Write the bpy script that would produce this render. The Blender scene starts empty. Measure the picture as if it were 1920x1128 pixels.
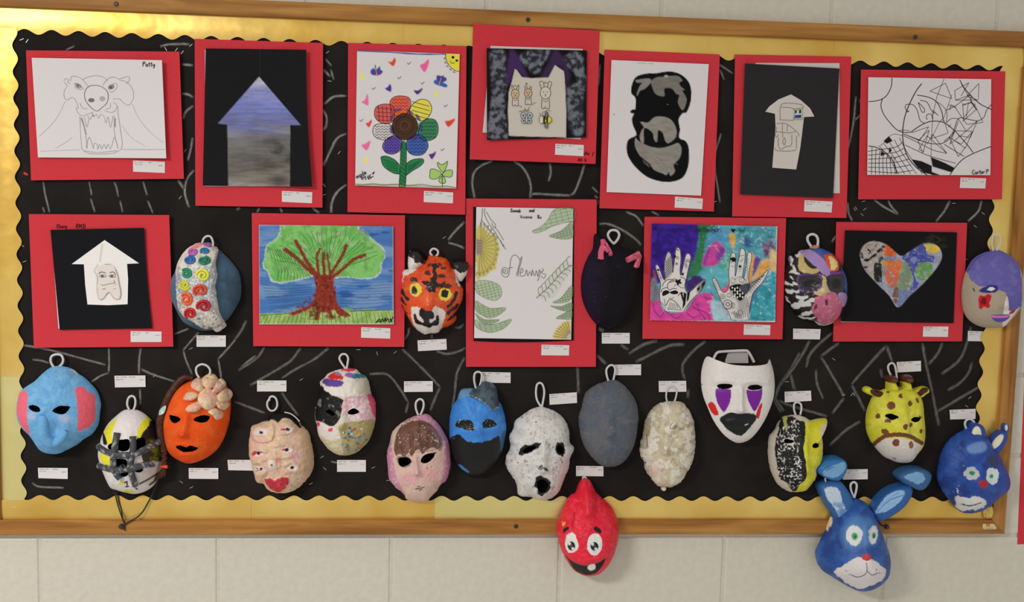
import bpy, bmesh, math, random
import numpy as np
from mathutils import Matrix, Vector

# ------------------------------------------------------------------ camera
ZC = 1.45                       # height of the board centre above the floor
FPX = 1916.6
RV = np.array([0.0955075, -0.0812578, 0.0214090])
TV = np.array([0.0237090, -0.0516030, 2.3919637])
_th = np.linalg.norm(RV); _k = RV/_th
_K = np.array([[0,-_k[2],_k[1]],[_k[2],0,-_k[0]],[-_k[1],_k[0],0]])
_R = np.eye(3)+math.sin(_th)*_K+(1-math.cos(_th))*_K@_K
A = _R@np.array([[1,0,0],[0,0,-1],[0,1,0.]])
LOC = -A.T@TV
scene = bpy.context.scene
COL = scene.collection
cd = bpy.data.cameras.new('camera'); cam = bpy.data.objects.new('camera', cd); COL.objects.link(cam)
cd.sensor_width = 36.0; cd.lens = FPX/1920*36.0; cd.clip_start = 0.05
_m = Matrix(np.stack([A[0], -A[1], -A[2]], 1).tolist()).to_4x4()
_m.translation = Vector((LOC[0], LOC[1], LOC[2]+ZC))
cam.matrix_world = _m
scene.camera = cam

# ------------------------------------------------------------------ light
world = bpy.data.worlds.new('hallway_light'); scene.world = world; world.use_nodes = True
bg = world.node_tree.nodes['Background']
bg.inputs[0].default_value = (1.0, 0.965, 0.915, 1); bg.inputs[1].default_value = 0.555
def area(name, loc, sx, sy, power, color, aim=None):
    l = bpy.data.lights.new(name, 'AREA'); l.shape = 'RECTANGLE'; l.size = sx; l.size_y = sy
    l.energy = power; l.color = color
    o = bpy.data.objects.new(name, l); COL.objects.link(o); o.location = loc
    if aim is not None:
        o.rotation_euler = (Vector(aim)-Vector(loc)).to_track_quat('-Z', 'Y').to_euler()
    return o
area('ceiling_light', (-2.5, -3.1, ZC+1.45), 1.2, 0.6, 168, (1.0, 0.97, 0.925))     # recessed ceiling troffer, facing down
vs = scene.view_settings
vs.view_transform = 'Standard'; vs.look = 'None'; vs.exposure = 0.0; vs.gamma = 1.0
vs.use_curve_mapping = False

# ------------------------------------------------------------------ helpers
def W(px, py, h=0.0):
    """point of the board (h metres in front of its paper) for a spot measured in the photograph"""
    px = np.asarray(px, float); py = np.asarray(py, float); h = np.asarray(h, float)
    px, py, h = np.broadcast_arrays(px, py, h)
    d = np.stack([(px-960)/FPX, (py-564)/FPX, np.ones_like(px)], -1)@A
    s = (-h-LOC[1])/d[..., 1]
    P = LOC+s[..., None]*d
    P[..., 2] += ZC
    return P
def toPx(P):
    Q = P.copy(); Q[..., 2] -= ZC
    c = (Q-LOC)@A.T
    return 960+FPX*c[..., 0]/c[..., 2], 564+FPX*c[..., 1]/c[..., 2]
def lin(c):
    c = np.asarray(c, float)/255.0
    return np.where(c <= .04045, c/12.92, ((c+.055)/1.055)**2.4)
GAIN = 1.15
def rgb(c):
    l = lin(c); m = l.max(); k = .62+.38*min(1.0, m/.05)       # blacks are dense pigment
    return np.clip(l*GAIN*k, 0, .88)

def hash2(ix, iy, seed):
    n = (ix.astype(np.int64)*374761393+iy.astype(np.int64)*668265263+seed*974711) & 0x7fffffff
    n = ((n ^ (n >> 13))*1274126177) & 0x7fffffff
    return ((n ^ (n >> 16)) & 0xffff)/65535.0
def vnoise(x, y, seed=0):
    ix = np.floor(x); iy = np.floor(y); fx = x-ix; fy = y-iy
    fx = fx*fx*(3-2*fx); fy = fy*fy*(3-2*fy)
    a = hash2(ix, iy, seed); b = hash2(ix+1, iy, seed); c = hash2(ix, iy+1, seed); d = hash2(ix+1, iy+1, seed)
    return (a*(1-fx)+b*fx)*(1-fy)+(c*(1-fx)+d*fx)*fy
def fbm(x, y, seed=0, o=3):
    x = np.asarray(x, float); y = np.asarray(y, float)
    t = 0; a = .5; s = 0
    for k in range(o):
        x, y = .78*x-.63*y+3.3, .63*x+.78*y+1.7
        t = t+a*vnoise(x, y, seed+k*17); s += a; a *= .55; x = x*2.03+5.1; y = y*2.03+9.7
    return t/s
def sstep(a, b, x):
    t = np.clip((x-a)/(b-a), 0, 1); return t*t*(3-2*t)

def L(s):
    if not isinstance(s, str): return np.asarray(s, float)
    v = np.array([float(t) for t in s.split()]); return v.reshape(-1, 2)
def smooth(P, closed, n=4):
    P = L(P)
    if len(P) < 3: return P
    if closed: Q = np.vstack([P[-1], P, P[0], P[1]])
    else: Q = np.vstack([2*P[0]-P[1], P, 2*P[-1]-P[-2]])
    out = []
    for i in range(1, len(Q)-2):
        p0, p1, p2, p3 = Q[i-1], Q[i], Q[i+1], Q[i+2]
        for k in range(n):
            t = k/n
            out.append(.5*(2*p1+(p2-p0)*t+(2*p0-5*p1+4*p2-p3)*t*t+(3*p1-p0-3*p2+p3)*t**3))
    if not closed: out.append(Q[-2])
    return np.array(out)
def sdpoly(x, y, P):
    d = np.full(x.shape, 1e18); ins = np.zeros(x.shape, bool)
    n = len(P)
    for i in range(n):
        ax, ay = P[i]; bx, by = P[(i+1) % n]
        ex, ey = bx-ax, by-ay; wx = x-ax; wy = y-ay
        t = np.clip((wx*ex+wy*ey)/(ex*ex+ey*ey+1e-9), 0, 1)
        d = np.minimum(d, (wx-ex*t)**2+(wy-ey*t)**2)
        c = ((ay > y) != (by > y))
        if ey != 0: ins ^= c & (x < ex*(y-ay)/ey+ax)
    d = np.sqrt(d); return np.where(ins, -d, d)
def sdline(x, y, P):
    d = np.full(x.shape, 1e18)
    for i in range(len(P)-1):
        ax, ay = P[i]; ex, ey = P[i+1]-P[i]; wx = x-ax; wy = y-ay
        t = np.clip((wx*ex+wy*ey)/(ex*ex+ey*ey+1e-9), 0, 1)
        d = np.minimum(d, (wx-ex*t)**2+(wy-ey*t)**2)
    return np.sqrt(d)

class Cv:
    """paint on the vertices of a surface; x,y run in the units of an enlarged look at that thing"""
    def __init__(s, px, py, base, crop):
        ox, oy, sc = crop; s.sc = sc
        s.x = (px-ox)*sc; s.y = (py-oy)*sc
        s.col = np.tile(rgb(base), (len(px), 1)); s.n = 0
    def nz(s, scale, seed=0, o=3, ax=1., ay=1.): return fbm(s.x/scale*ax, s.y/scale*ay, seed, o)
    def put(s, al, c): s.col = s.col*(1-al[:, None])+rgb(c)*al[:, None]
    def _sub(s, P, pad, wob):
        lo = P.min(0)-pad; hi = P.max(0)+pad
        i = np.nonzero((s.x > lo[0]) & (s.x < hi[0]) & (s.y > lo[1]) & (s.y < hi[1]))[0]
        x = s.x[i]; y = s.y[i]; s.n += 1
        if wob:
            q = wob*2.2+6; x, y = x+wob*3.4*(fbm(x/q, y/q, 31+s.n, 4)-.5), y+wob*3.4*(fbm(x/q, y/q, 77+s.n, 4)-.5)
        return i, x, y
    def _mix(s, i, x, y, sd, aa, c, a, tex, grain):
        al = np.clip(.5-sd/aa, 0, 1)*a
        if tex: al = al*sstep(tex-.12, tex+.12, fbm(x/grain, y/grain, 11+s.n, 3))
        cc = rgb(c)
        s.col[i] = s.col[i]*(1-al[:, None])+cc*al[:, None]
    def poly(s, P, c, wob=0, a=1, sm=True, aa=None, tex=0, grain=14):
        P = smooth(P, True, 3) if sm else L(P); aa = aa or s.sc*1.1
        i, x, y = s._sub(P, wob*1.5+aa, wob)
        if len(i): s._mix(i, x, y, sdpoly(x, y, P), aa, c, a, tex, grain)
    def ell(s, cx, cy, rx, ry, c, ang=0, wob=0, a=1, aa=None, tex=0, grain=14):
        aa = aa or s.sc*1.1; r = max(rx, ry)+wob*1.5+aa
        i, x, y = s._sub(np.array([[cx-r, cy-r], [cx+r, cy+r]], float), 0, wob)
        if not len(i): return
        t = math.radians(ang); u = (x-cx)*math.cos(t)+(y-cy)*math.sin(t); v = -(x-cx)*math.sin(t)+(y-cy)*math.cos(t)
        k = np.sqrt((u/rx)**2+(v/ry)**2)
        s._mix(i, x, y, (k-1)*min(rx, ry), aa, c, a, tex, grain)
    def line(s, P, w, c, wob=0, a=1, sm=True, aa=None, tex=0, grain=14):
        P = smooth(P, False, 3) if sm else L(P); aa = aa or s.sc*1.1
        i, x, y = s._sub(P, w+wob*1.5+aa, wob)
        if len(i): s._mix(i, x, y, sdline(x, y, P)-w/2, aa, c, a, tex, grain)
    def speck(s, c, thr, scale, seed=0, soft=.05, a=1, P=None, ax=1., ay=1.):
        al = sstep(thr-soft, thr+soft, s.nz(scale, seed, 3, ax, ay))*a
        if P is not None: al = al*(sdpoly(s.x, s.y, smooth(P, True, 3)) < 0)
        s.put(al, c)

# ------------------------------------------------------------------ materials
MATS = {}
def mat(name):
    if name in MATS: return MATS[name]
    m = bpy.data.materials.new(name); m.use_nodes = True; MATS[name] = m
    nt = m.node_tree; N = nt.nodes; K = nt.links; b = N['Principled BSDF']
    def tex(kind, scale, detail=3, vec='Object', sc=(1, 1, 1)):
        t = N.new('ShaderNodeTex'+kind); t.inputs['Scale'].default_value = scale
        if 'Detail' in t.inputs: t.inputs['Detail'].default_value = detail
        co = N.new('ShaderNodeTexCoord'); mp = N.new('ShaderNodeMapping'); mp.inputs['Scale'].default_value = sc
        K.new(co.outputs[vec], mp.inputs[0]); K.new(mp.outputs[0], t.inputs[0]); return t
    def ramp(src, stops):
        r = N.new('ShaderNodeValToRGB'); e = r.color_ramp.elements
        while len(e) < len(stops): e.new(.5)
        for q, (p, c) in zip(e, stops): q.position = p; q.color = (*c, 1)
        K.new(src, r.inputs[0]); return r.outputs[0]
    def bump(src, st, dist):
        bn = N.new('ShaderNodeBump'); bn.inputs['Strength'].default_value = st; bn.inputs['Distance'].default_value = dist
        K.new(src, bn.inputs['Height']); K.new(bn.outputs[0], b.inputs['Normal'])
    def attr(mixn=None, amt=.12):
        a = N.new('ShaderNodeAttribute'); a.attribute_name = 'Col'
        if mixn is None: K.new(a.outputs[0], b.inputs['Base Color']); return
        mx = N.new('ShaderNodeMix'); mx.data_type = 'RGBA'; mx.blend_type = 'MULTIPLY'; mx.inputs[0].default_value = 1
        K.new(a.outputs[0], mx.inputs[6]); K.new(ramp(mixn.outputs[0], [(.25, (1-amt,)*3), (.75, (1.0,)*3)]), mx.inputs[7])
        K.new(mx.outputs[2], b.inputs['Base Color'])
    b.inputs['Roughness'].default_value = .6
    if name.startswith('paint'):
        rough = {'paint_matte': .75, 'paint_gloss': .28, 'paint_satin': .45, 'paint_clay': .55}[name]
        t = tex('Noise', 260, 4); attr(t, .14); b.inputs['Roughness'].default_value = rough; b.inputs['Specular IOR Level'].default_value = {'paint_matte': .15, 'paint_gloss': .45, 'paint_satin': .28, 'paint_clay': .28}[name]
        t2 = tex('Noise', 95, 5); t2.inputs['Distortion'].default_value = .5; bump(t2.outputs[0], .30, .0035 if name != 'paint_gloss' else .002)
    elif name == 'print':
        attr(); b.inputs['Roughness'].default_value = .8; b.inputs['Specular IOR Level'].default_value = .2
    elif name == 'drawing_paper':
        t = tex('Noise', 500, 3); attr(t, .05); b.inputs['Roughness'].default_value = .85
        b.inputs['Specular IOR Level'].default_value = .12; bump(t.outputs[0], .15, .0005)
    elif name == 'red_paper':
        t = tex('Noise', 700, 4); K.new(ramp(t.outputs[0], [(.3, (.58, .036, .050)), (.7, (.68, .050, .064))]), b.inputs['Base Color'])
        b.inputs['Roughness'].default_value = .9; b.inputs['Specular IOR Level'].default_value = .15; bump(t.outputs[0], .25, .0006)
    elif name == 'black_paper':
        t = tex('Noise', 9, 6); K.new(ramp(t.outputs[0], [(.35, (.0125, .0100, .0094)), (.7, (.021, .0172, .0160))]), b.inputs['Base Color'])
        t2 = tex('Noise', 600, 3); b.inputs['Roughness'].default_value = .85; b.inputs['Specular IOR Level'].default_value = .12
        bump(t2.outputs[0], .2, .0006)
    elif name in ('oak_h', 'oak_v'):
        sc = (1, 8, 14) if name == 'oak_h' else (14, 8, 1)
        t = tex('Noise', 3.2, 6, sc=sc); t.inputs['Distortion'].default_value = .6
        K.new(ramp(t.outputs[0], [(.28, (.23, .088, .016)), (.45, (.345, .148, .030)), (.6, (.44, .205, .045)), (.75, (.50, .255, .066))]), b.inputs['Base Color'])
        b.inputs['Roughness'].default_value = .5; b.inputs['Specular IOR Level'].default_value = .25; t2 = tex('Noise', 30, 3, sc=sc); bump(t2.outputs[0], .18, .0012)
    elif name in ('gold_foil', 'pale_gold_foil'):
        t = tex('Noise', 5.0, 3); K.new(ramp(t.outputs[0], [(.3, (.70, .42, .07)), (.7, (.88, .64, .19))] if name == 'gold_foil' else [(.3, (.74, .62, .20)), (.7, (.80, .72, .32))]), b.inputs['Base Color'])  # mottled base colour stands in for uneven reflections off the creased foil
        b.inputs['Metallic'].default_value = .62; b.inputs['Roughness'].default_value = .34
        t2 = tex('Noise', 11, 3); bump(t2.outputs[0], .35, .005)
    elif name == 'block_enamel':
        t = tex('Noise', 60, 5); K.new(ramp(t.outputs[0], [(.3, (.60, .565, .47)), (.7, (.65, .615, .515))]), b.inputs['Base Color'])
        b.inputs['Roughness'].default_value = .5; bump(t.outputs[0], .35, .0035)
    elif name == 'mortar':
        t = tex('Noise', 90, 4); K.new(ramp(t.outputs[0], [(.3, (.57, .535, .445)), (.7, (.63, .595, .495))]), b.inputs['Base Color']); bump(t.outputs[0], .3, .003)
    elif name == 'cord_white':
        t = tex('Noise', 900, 2); K.new(ramp(t.outputs[0], [(.3, (.55, .54, .53)), (.7, (.74, .73, .72))]), b.inputs['Base Color'])
        b.inputs['Roughness'].default_value = .9; bump(t.outputs[0], .6, .001)
    elif name == 'black_metal':
        t = tex('Noise', 90, 2); K.new(ramp(t.outputs[0], [(.3, (.012, .012, .014)), (.7, (.03, .03, .034))]), b.inputs['Base Color']); b.inputs['Roughness'].default_value = .4
    elif name == 'black_cord':
        t = tex('Noise', 700, 2); K.new(ramp(t.outputs[0], [(.3, (.008, .008, .008)), (.7, (.022, .02, .02))]), b.inputs['Base Color']); b.inputs['Roughness'].default_value = .8
    elif name == 'steel':
        t = tex('Noise', 200, 2); K.new(ramp(t.outputs[0], [(.3, (.6, .6, .6)), (.7, (.72, .72, .72))]), b.inputs['Base Color']); b.inputs['Metallic'].default_value = .6; b.inputs['Roughness'].default_value = .35
    elif name == 'ribbon_satin':
        t = tex('Noise', 60, 2); K.new(ramp(t.outputs[0], [(.3, (.045, .012, .006)), (.7, (.10, .03, .014))]), b.inputs['Base Color']); b.inputs['Roughness'].default_value = .5
    elif name == 'mother_of_pearl':
        t = tex('Noise', 120, 2); K.new(ramp(t.outputs[0], [(.35, (.30, .62, .52)), (.65, (.75, .85, .80))]), b.inputs['Base Color']); b.inputs['Roughness'].default_value = .15
    return m

# ------------------------------------------------------------------ objects
def mesh_obj(name, V, F, material, parent=None, cols=None, smooth_=False, origin=None):
    me = bpy.data.meshes.new(name)
    V = np.asarray(V, float)
    o = bpy.data.objects.new(name, me); COL.objects.link(o)
    org = np.array(origin if origin is not None else (parent['org'] if parent is not None and 'org' in parent else (0, 0, 0)), float)
    me.from_pydata((V-org).tolist(), [], [tuple(int(i) for i in f) for f in F] if not isinstance(F, np.ndarray) else F.tolist())
    if cols is not None:
        c = np.ones((len(V), 4), np.float32); c[:, :3] = cols
        at = me.color_attributes.new('Col', 'FLOAT_COLOR', 'POINT'); at.data.foreach_set('color', c.ravel())
    if smooth_: me.polygons.foreach_set('use_smooth', np.ones(len(me.polygons), bool))
    me.materials.append(mat(material)); me.update()
    if parent is not None: o.parent = parent; o['org'] = org.tolist()
    else: o.location = org; o['org'] = org.tolist()
    return o
def tag(o, label=None, cat=None, group=None, kind=None):
    if label: o['label'] = label
    if cat: o['category'] = cat
    if group: o['group'] = group
    if kind: o['kind'] = kind
    return o
def thing(name, org, label, cat, group=None):
    o = bpy.data.objects.new(name, None); COL.objects.link(o); o.empty_display_size = .02
    o.location = org; o['org'] = [float(v) for v in org]
    return tag(o, label, cat, group)
def tube_geo(P, r, n=8, closed=False):
    """P: Nx3 world points; r scalar or N radii"""
    P = np.asarray(P, float); m = len(P); r = np.broadcast_to(np.asarray(r, float), (m,))
    T = np.gradient(P, axis=0) if not closed else np.roll(P, -1, 0)-np.roll(P, 1, 0)
    T /= np.linalg.norm(T, axis=1)[:, None]+1e-12
    up = np.array([0, -1, 0.]); Nn = np.cross(T, up); bad = np.linalg.norm(Nn, axis=1) < .05
    Nn[bad] = np.cross(T[bad], [1, 0, 0]); Nn /= np.linalg.norm(Nn, axis=1)[:, None]; B = np.cross(T, Nn)
    a = np.arange(n)/n*2*np.pi
    V = (P[:, None]+r[:, None, None]*(np.cos(a)[None, :, None]*Nn[:, None]+np.sin(a)[None, :, None]*B[:, None])).reshape(-1, 3)
    F = []
    for i in range(m if closed else m-1):
        j = (i+1) % m
        for k in range(n): F.append((i*n+k, i*n+(k+1) % n, j*n+(k+1) % n, j*n+k))
    if not closed: F.append(tuple(range(n))); F.append(tuple((m-1)*n+k for k in range(n))[::-1])
    return V, F
def crop_px(P, crop):
    P = L(P); return np.stack([P[:, 0]/crop[2]+crop[0], P[:, 1]/crop[2]+crop[1]], 1)
def tube(name, P, crop, h, r, material, parent, closed=False, sm=True, n=8):
    Q = crop_px(P, crop); h = np.asarray(h, float)
    if h.ndim: Q = np.column_stack([Q, h])
    else: Q = np.column_stack([Q, np.full(len(Q), float(h))])
    if sm:
        s2 = smooth(Q[:, :2], closed, 5); s3 = smooth(np.column_stack([Q[:, 2], Q[:, 2]]), closed, 5)[:, 0]; Q = np.column_stack([s2, s3])
    V, F = tube_geo(W(Q[:, 0], Q[:, 1], Q[:, 2]), r, n, closed)
    return mesh_obj(name, V, F, material, parent, smooth_=True)
# ------------------------------------------------------------------ wall of painted blocks
YW = 0.014
BW, BH, JT = .4064, .2032, .008
def box_geo(x0, x1, y0, y1, z0, z1):
    V = [(x, y, z) for x in (x0, x1) for y in (y0, y1) for z in (z0, z1)]
    F = [(0, 1, 3, 2), (4, 6, 7, 5), (0, 4, 5, 1), (2, 3, 7, 6), (0, 2, 6, 4), (1, 5, 7, 3)]
    return V, F
V, F = box_geo(-2.7, 2.7, YW+.0026, YW+.09, ZC-1.45, ZC+1.25)
wall = tag(mesh_obj('wall_back', V, F, 'mortar'), 'cream painted concrete block wall behind the bulletin board', kind='structure')
def block_mesh():
    w, h = BW-JT, BH-JT; b = .0035
    V = []
    for (ins, y) in ((0, .0026), (b*.35, .0010), (b, 0)):
        V += [(-w/2+ins, y, -h/2+ins), (w/2-ins, y, -h/2+ins), (w/2-ins, y, h/2-ins), (-w/2+ins, y, h/2-ins)]
    F = []
    for r in range(2):
        for k in range(4): F.append((r*4+k, r*4+(k+1) % 4, r*4+4+(k+1) % 4, r*4+4+k))
    F.append((8, 9, 10, 11))
    me = bpy.data.meshes.new('block'); me.from_pydata(V, [], F); me.materials.append(mat('block_enamel')); me.update(); return me
bm_ = block_mesh()
for r in range(-4, 9):
    z = ZC-.622+BH*r
    off = -1.108 if (r % 2) else -.096
    # course r spans z .. z+BH ; the course under the board is r = -1
    for c in range(-7, 8):
        x = off+BW*c+BW/2
        if abs(x) > 2.4: continue
        o = bpy.data.objects.new('block', bm_); COL.objects.link(o); o.parent = wall
        o.location = (x, YW, z+BH/2)

# ------------------------------------------------------------------ bulletin board
WI, HI, FW = 93.3*.0254, 45.3*.0254, 1.4*.0254
board = thing('bulletin_board', (0, YW, ZC-HI/2-FW), 'oak framed bulletin board with black paper and scalloped gold border on block wall', 'bulletin board')
V, F = box_geo(-WI/2-.004, WI/2+.004, .0008, YW-.0002, ZC-HI/2-.004, ZC+HI/2+.004)
mesh_obj('backing_panel', V, F, 'black_metal', board)
V, F = box_geo(-WI/2-.002, WI/2+.002, 0, .0007, ZC-HI/2-.002, ZC+HI/2+.002)
backing = mesh_obj('backing_paper', V, F, 'black_paper', board)
prof = [(0, .0004), (0, .0100), (.0016, .0116), (.012, .0128), (FW-.010, .0128), (FW-.0025, .0112), (FW, .0080), (FW, -YW+.0002)]
def rail(kind):
    V = []; n = len(prof)
    for e in (-1, 1):
        for (t, h) in prof:
            a = WI/2+t; b = HI/2+t
            if kind == 'top': V.append((e*a, -h, ZC+b))
            elif kind == 'bottom': V.append((e*a, -h, ZC-b))
            elif kind == 'left': V.append((-a, -h, ZC+e*b))
            else: V.append((a, -h, ZC+e*b))
    F = [(k, (k+1) % n, n+(k+1) % n, n+k) for k in range(n)]+[tuple(range(n)), tuple(range(n, 2*n))[::-1]]
    return mesh_obj('frame_rail', V, F, 'oak_h' if kind in ('top', 'bottom') else 'oak_v', board)
for k in ('top', 'bottom', 'left', 'right'): rail(k)
def disc(name, px, py, h, r, th, material, parent, n=14):
    c = W(px, py, h); V = []; F = []
    for (rr, yy) in ((r, 0), (r, -th*.6), (r*.7, -th)):
        for k in range(n): V.append((c[0]+rr*math.cos(2*math.pi*k/n), c[1]+yy, c[2]+rr*math.sin(2*math.pi*k/n)))
    for q in range(2):
        for k in range(n): F.append((q*n+k, q*n+(k+1) % n, q*n+n+(k+1) % n, q*n+n+k))
    F.append(tuple(range(2*n, 3*n))); F.append(tuple(range(n))[::-1])
    return mesh_obj(name, V, F, material, parent)
for (x, y) in ((218, 7.5), (990, 37), (1716, 69.5), (967.5, 986)):
    disc('screw', x, y, .0128, .0052, .0022, 'black_metal', board)
# maker's sticker in the corner of the frame
def flat_poly(name, P, crop, h, th, material, parent, col=None, sm=False):
    Q = crop_px(smooth(P, True, 4) if sm else P, crop); n = len(Q)
    f = W(Q[:, 0], Q[:, 1], h+th); b = W(Q[:, 0], Q[:, 1], h)
    V = np.vstack([f, b]); F = [tuple(range(n))[::-1]]+[(k, (k+1) % n, n+(k+1) % n, n+k) for k in range(n)]
    return mesh_obj(name, V, F, material, parent, cols=None if col is None else np.tile(rgb(col), (2*n, 1)))
CS = (1835, 970, 37.6)
st = flat_poly('maker_sticker', '290 430 1080 430 1260 720 1215 815 420 815 300 760 275 640', CS, .0128, .0002, 'print', board, (196, 184, 140))
flat_poly('sticker_mark', '530 400 790 400 790 620 530 620', CS, .0130, .0001, 'print', st, (168, 92, 40))
for k in range(3): flat_poly('sticker_mark', [(585+k*62, 440), (610+k*62, 440), (610+k*62, 590), (585+k*62, 590)], CS, .0131, .0001, 'print', st, (225, 160, 90))
flat_poly('sticker_lettering', '480 725 1020 725 1020 765 480 765', CS, .0130, .0001, 'print', st, (120, 128, 80))

# scalloped gold border, one piece of foil card after another
def border(side, s0, s1, seed, hoff=0.0, width=.0512, phase=0.0, foil='gold_foil'):
    Lh = (WI if side in 'TB' else HI)/2
    ns = max(8, int((s1-s0)/.0026)); nt = 9
    S = np.linspace(s0, s1, ns+1); t = np.linspace(0, 1, nt)
    SS, TT = np.meshgrid(S, t, indexing='ij')
    edge = width+.0056*np.sin(2*np.pi*(SS+phase)/.0575)
    D = TT*edge
    U = np.clip(D/(width+.006), 0, 1)
    hh = .0012+hoff+.0022*np.sin(np.pi*U)*(.4+1.2*fbm(SS*6, U*0+seed, seed, 2))+.0016*U*(.3+fbm(SS*5+3, U*0+seed, seed+5, 2))+.0020*(fbm(SS*14, D*22, seed+9, 3)-.5)*np.sin(np.pi*U)
    hh = np.maximum(hh, .0008+hoff)
    if side == 'T': X, Z = SS, ZC+HI/2-D
    elif side == 'B': X, Z = SS, ZC-HI/2+D
    elif side == 'L': X, Z = -WI/2+D, ZC+SS
    else: X, Z = WI/2-D, ZC+SS
    V = np.stack([X, -hh, Z], -1).reshape(-1, 3)
    B = V.copy(); B[:, 1] += .00035
    i = np.arange(ns)[:, None]*nt+np.arange(nt-1)[None]; i = i.ravel()
    F = np.stack([i, i+1, i+nt+1, i+nt], 1)
    if side in 'LB': F = F[:, ::-1]
    # thin edge along the scallops
    n0 = len(V); V = np.vstack([V, B.reshape(ns+1, nt, 3)[:, -1], V.reshape(ns+1, nt, 3)[:, -1]])
    e = np.arange(ns); F2 = np.stack([n0+ns+1+e, n0+ns+2+e, n0+e+1, n0+e], 1)
    return mesh_obj('border_strip', V, np.vstack([F, F2]), foil, board, smooth_=True)
def wx(px, py): return W(px, py, 0)[0]
def wz(px, py): return W(px, py, 0)[2]-ZC
xa, xb = wx(765, 60), wx(1570, 100)
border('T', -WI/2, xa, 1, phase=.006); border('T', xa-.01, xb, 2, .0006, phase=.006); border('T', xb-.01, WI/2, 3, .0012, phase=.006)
za = wz(20, 697)
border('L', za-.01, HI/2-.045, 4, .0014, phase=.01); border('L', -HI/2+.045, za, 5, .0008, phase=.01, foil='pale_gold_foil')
zb = wz(1890, 200)
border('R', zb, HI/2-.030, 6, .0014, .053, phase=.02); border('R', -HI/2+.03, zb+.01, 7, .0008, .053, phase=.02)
xc, xd = wx(471, 950), wx(820, 950)
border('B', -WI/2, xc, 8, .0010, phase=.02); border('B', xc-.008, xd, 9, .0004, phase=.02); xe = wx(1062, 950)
border('B', xd-.006, xe, 10, .0010, phase=.02, foil='pale_gold_foil'); border('B', xe-.004, WI/2, 11, .0012, phase=.02)

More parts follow.
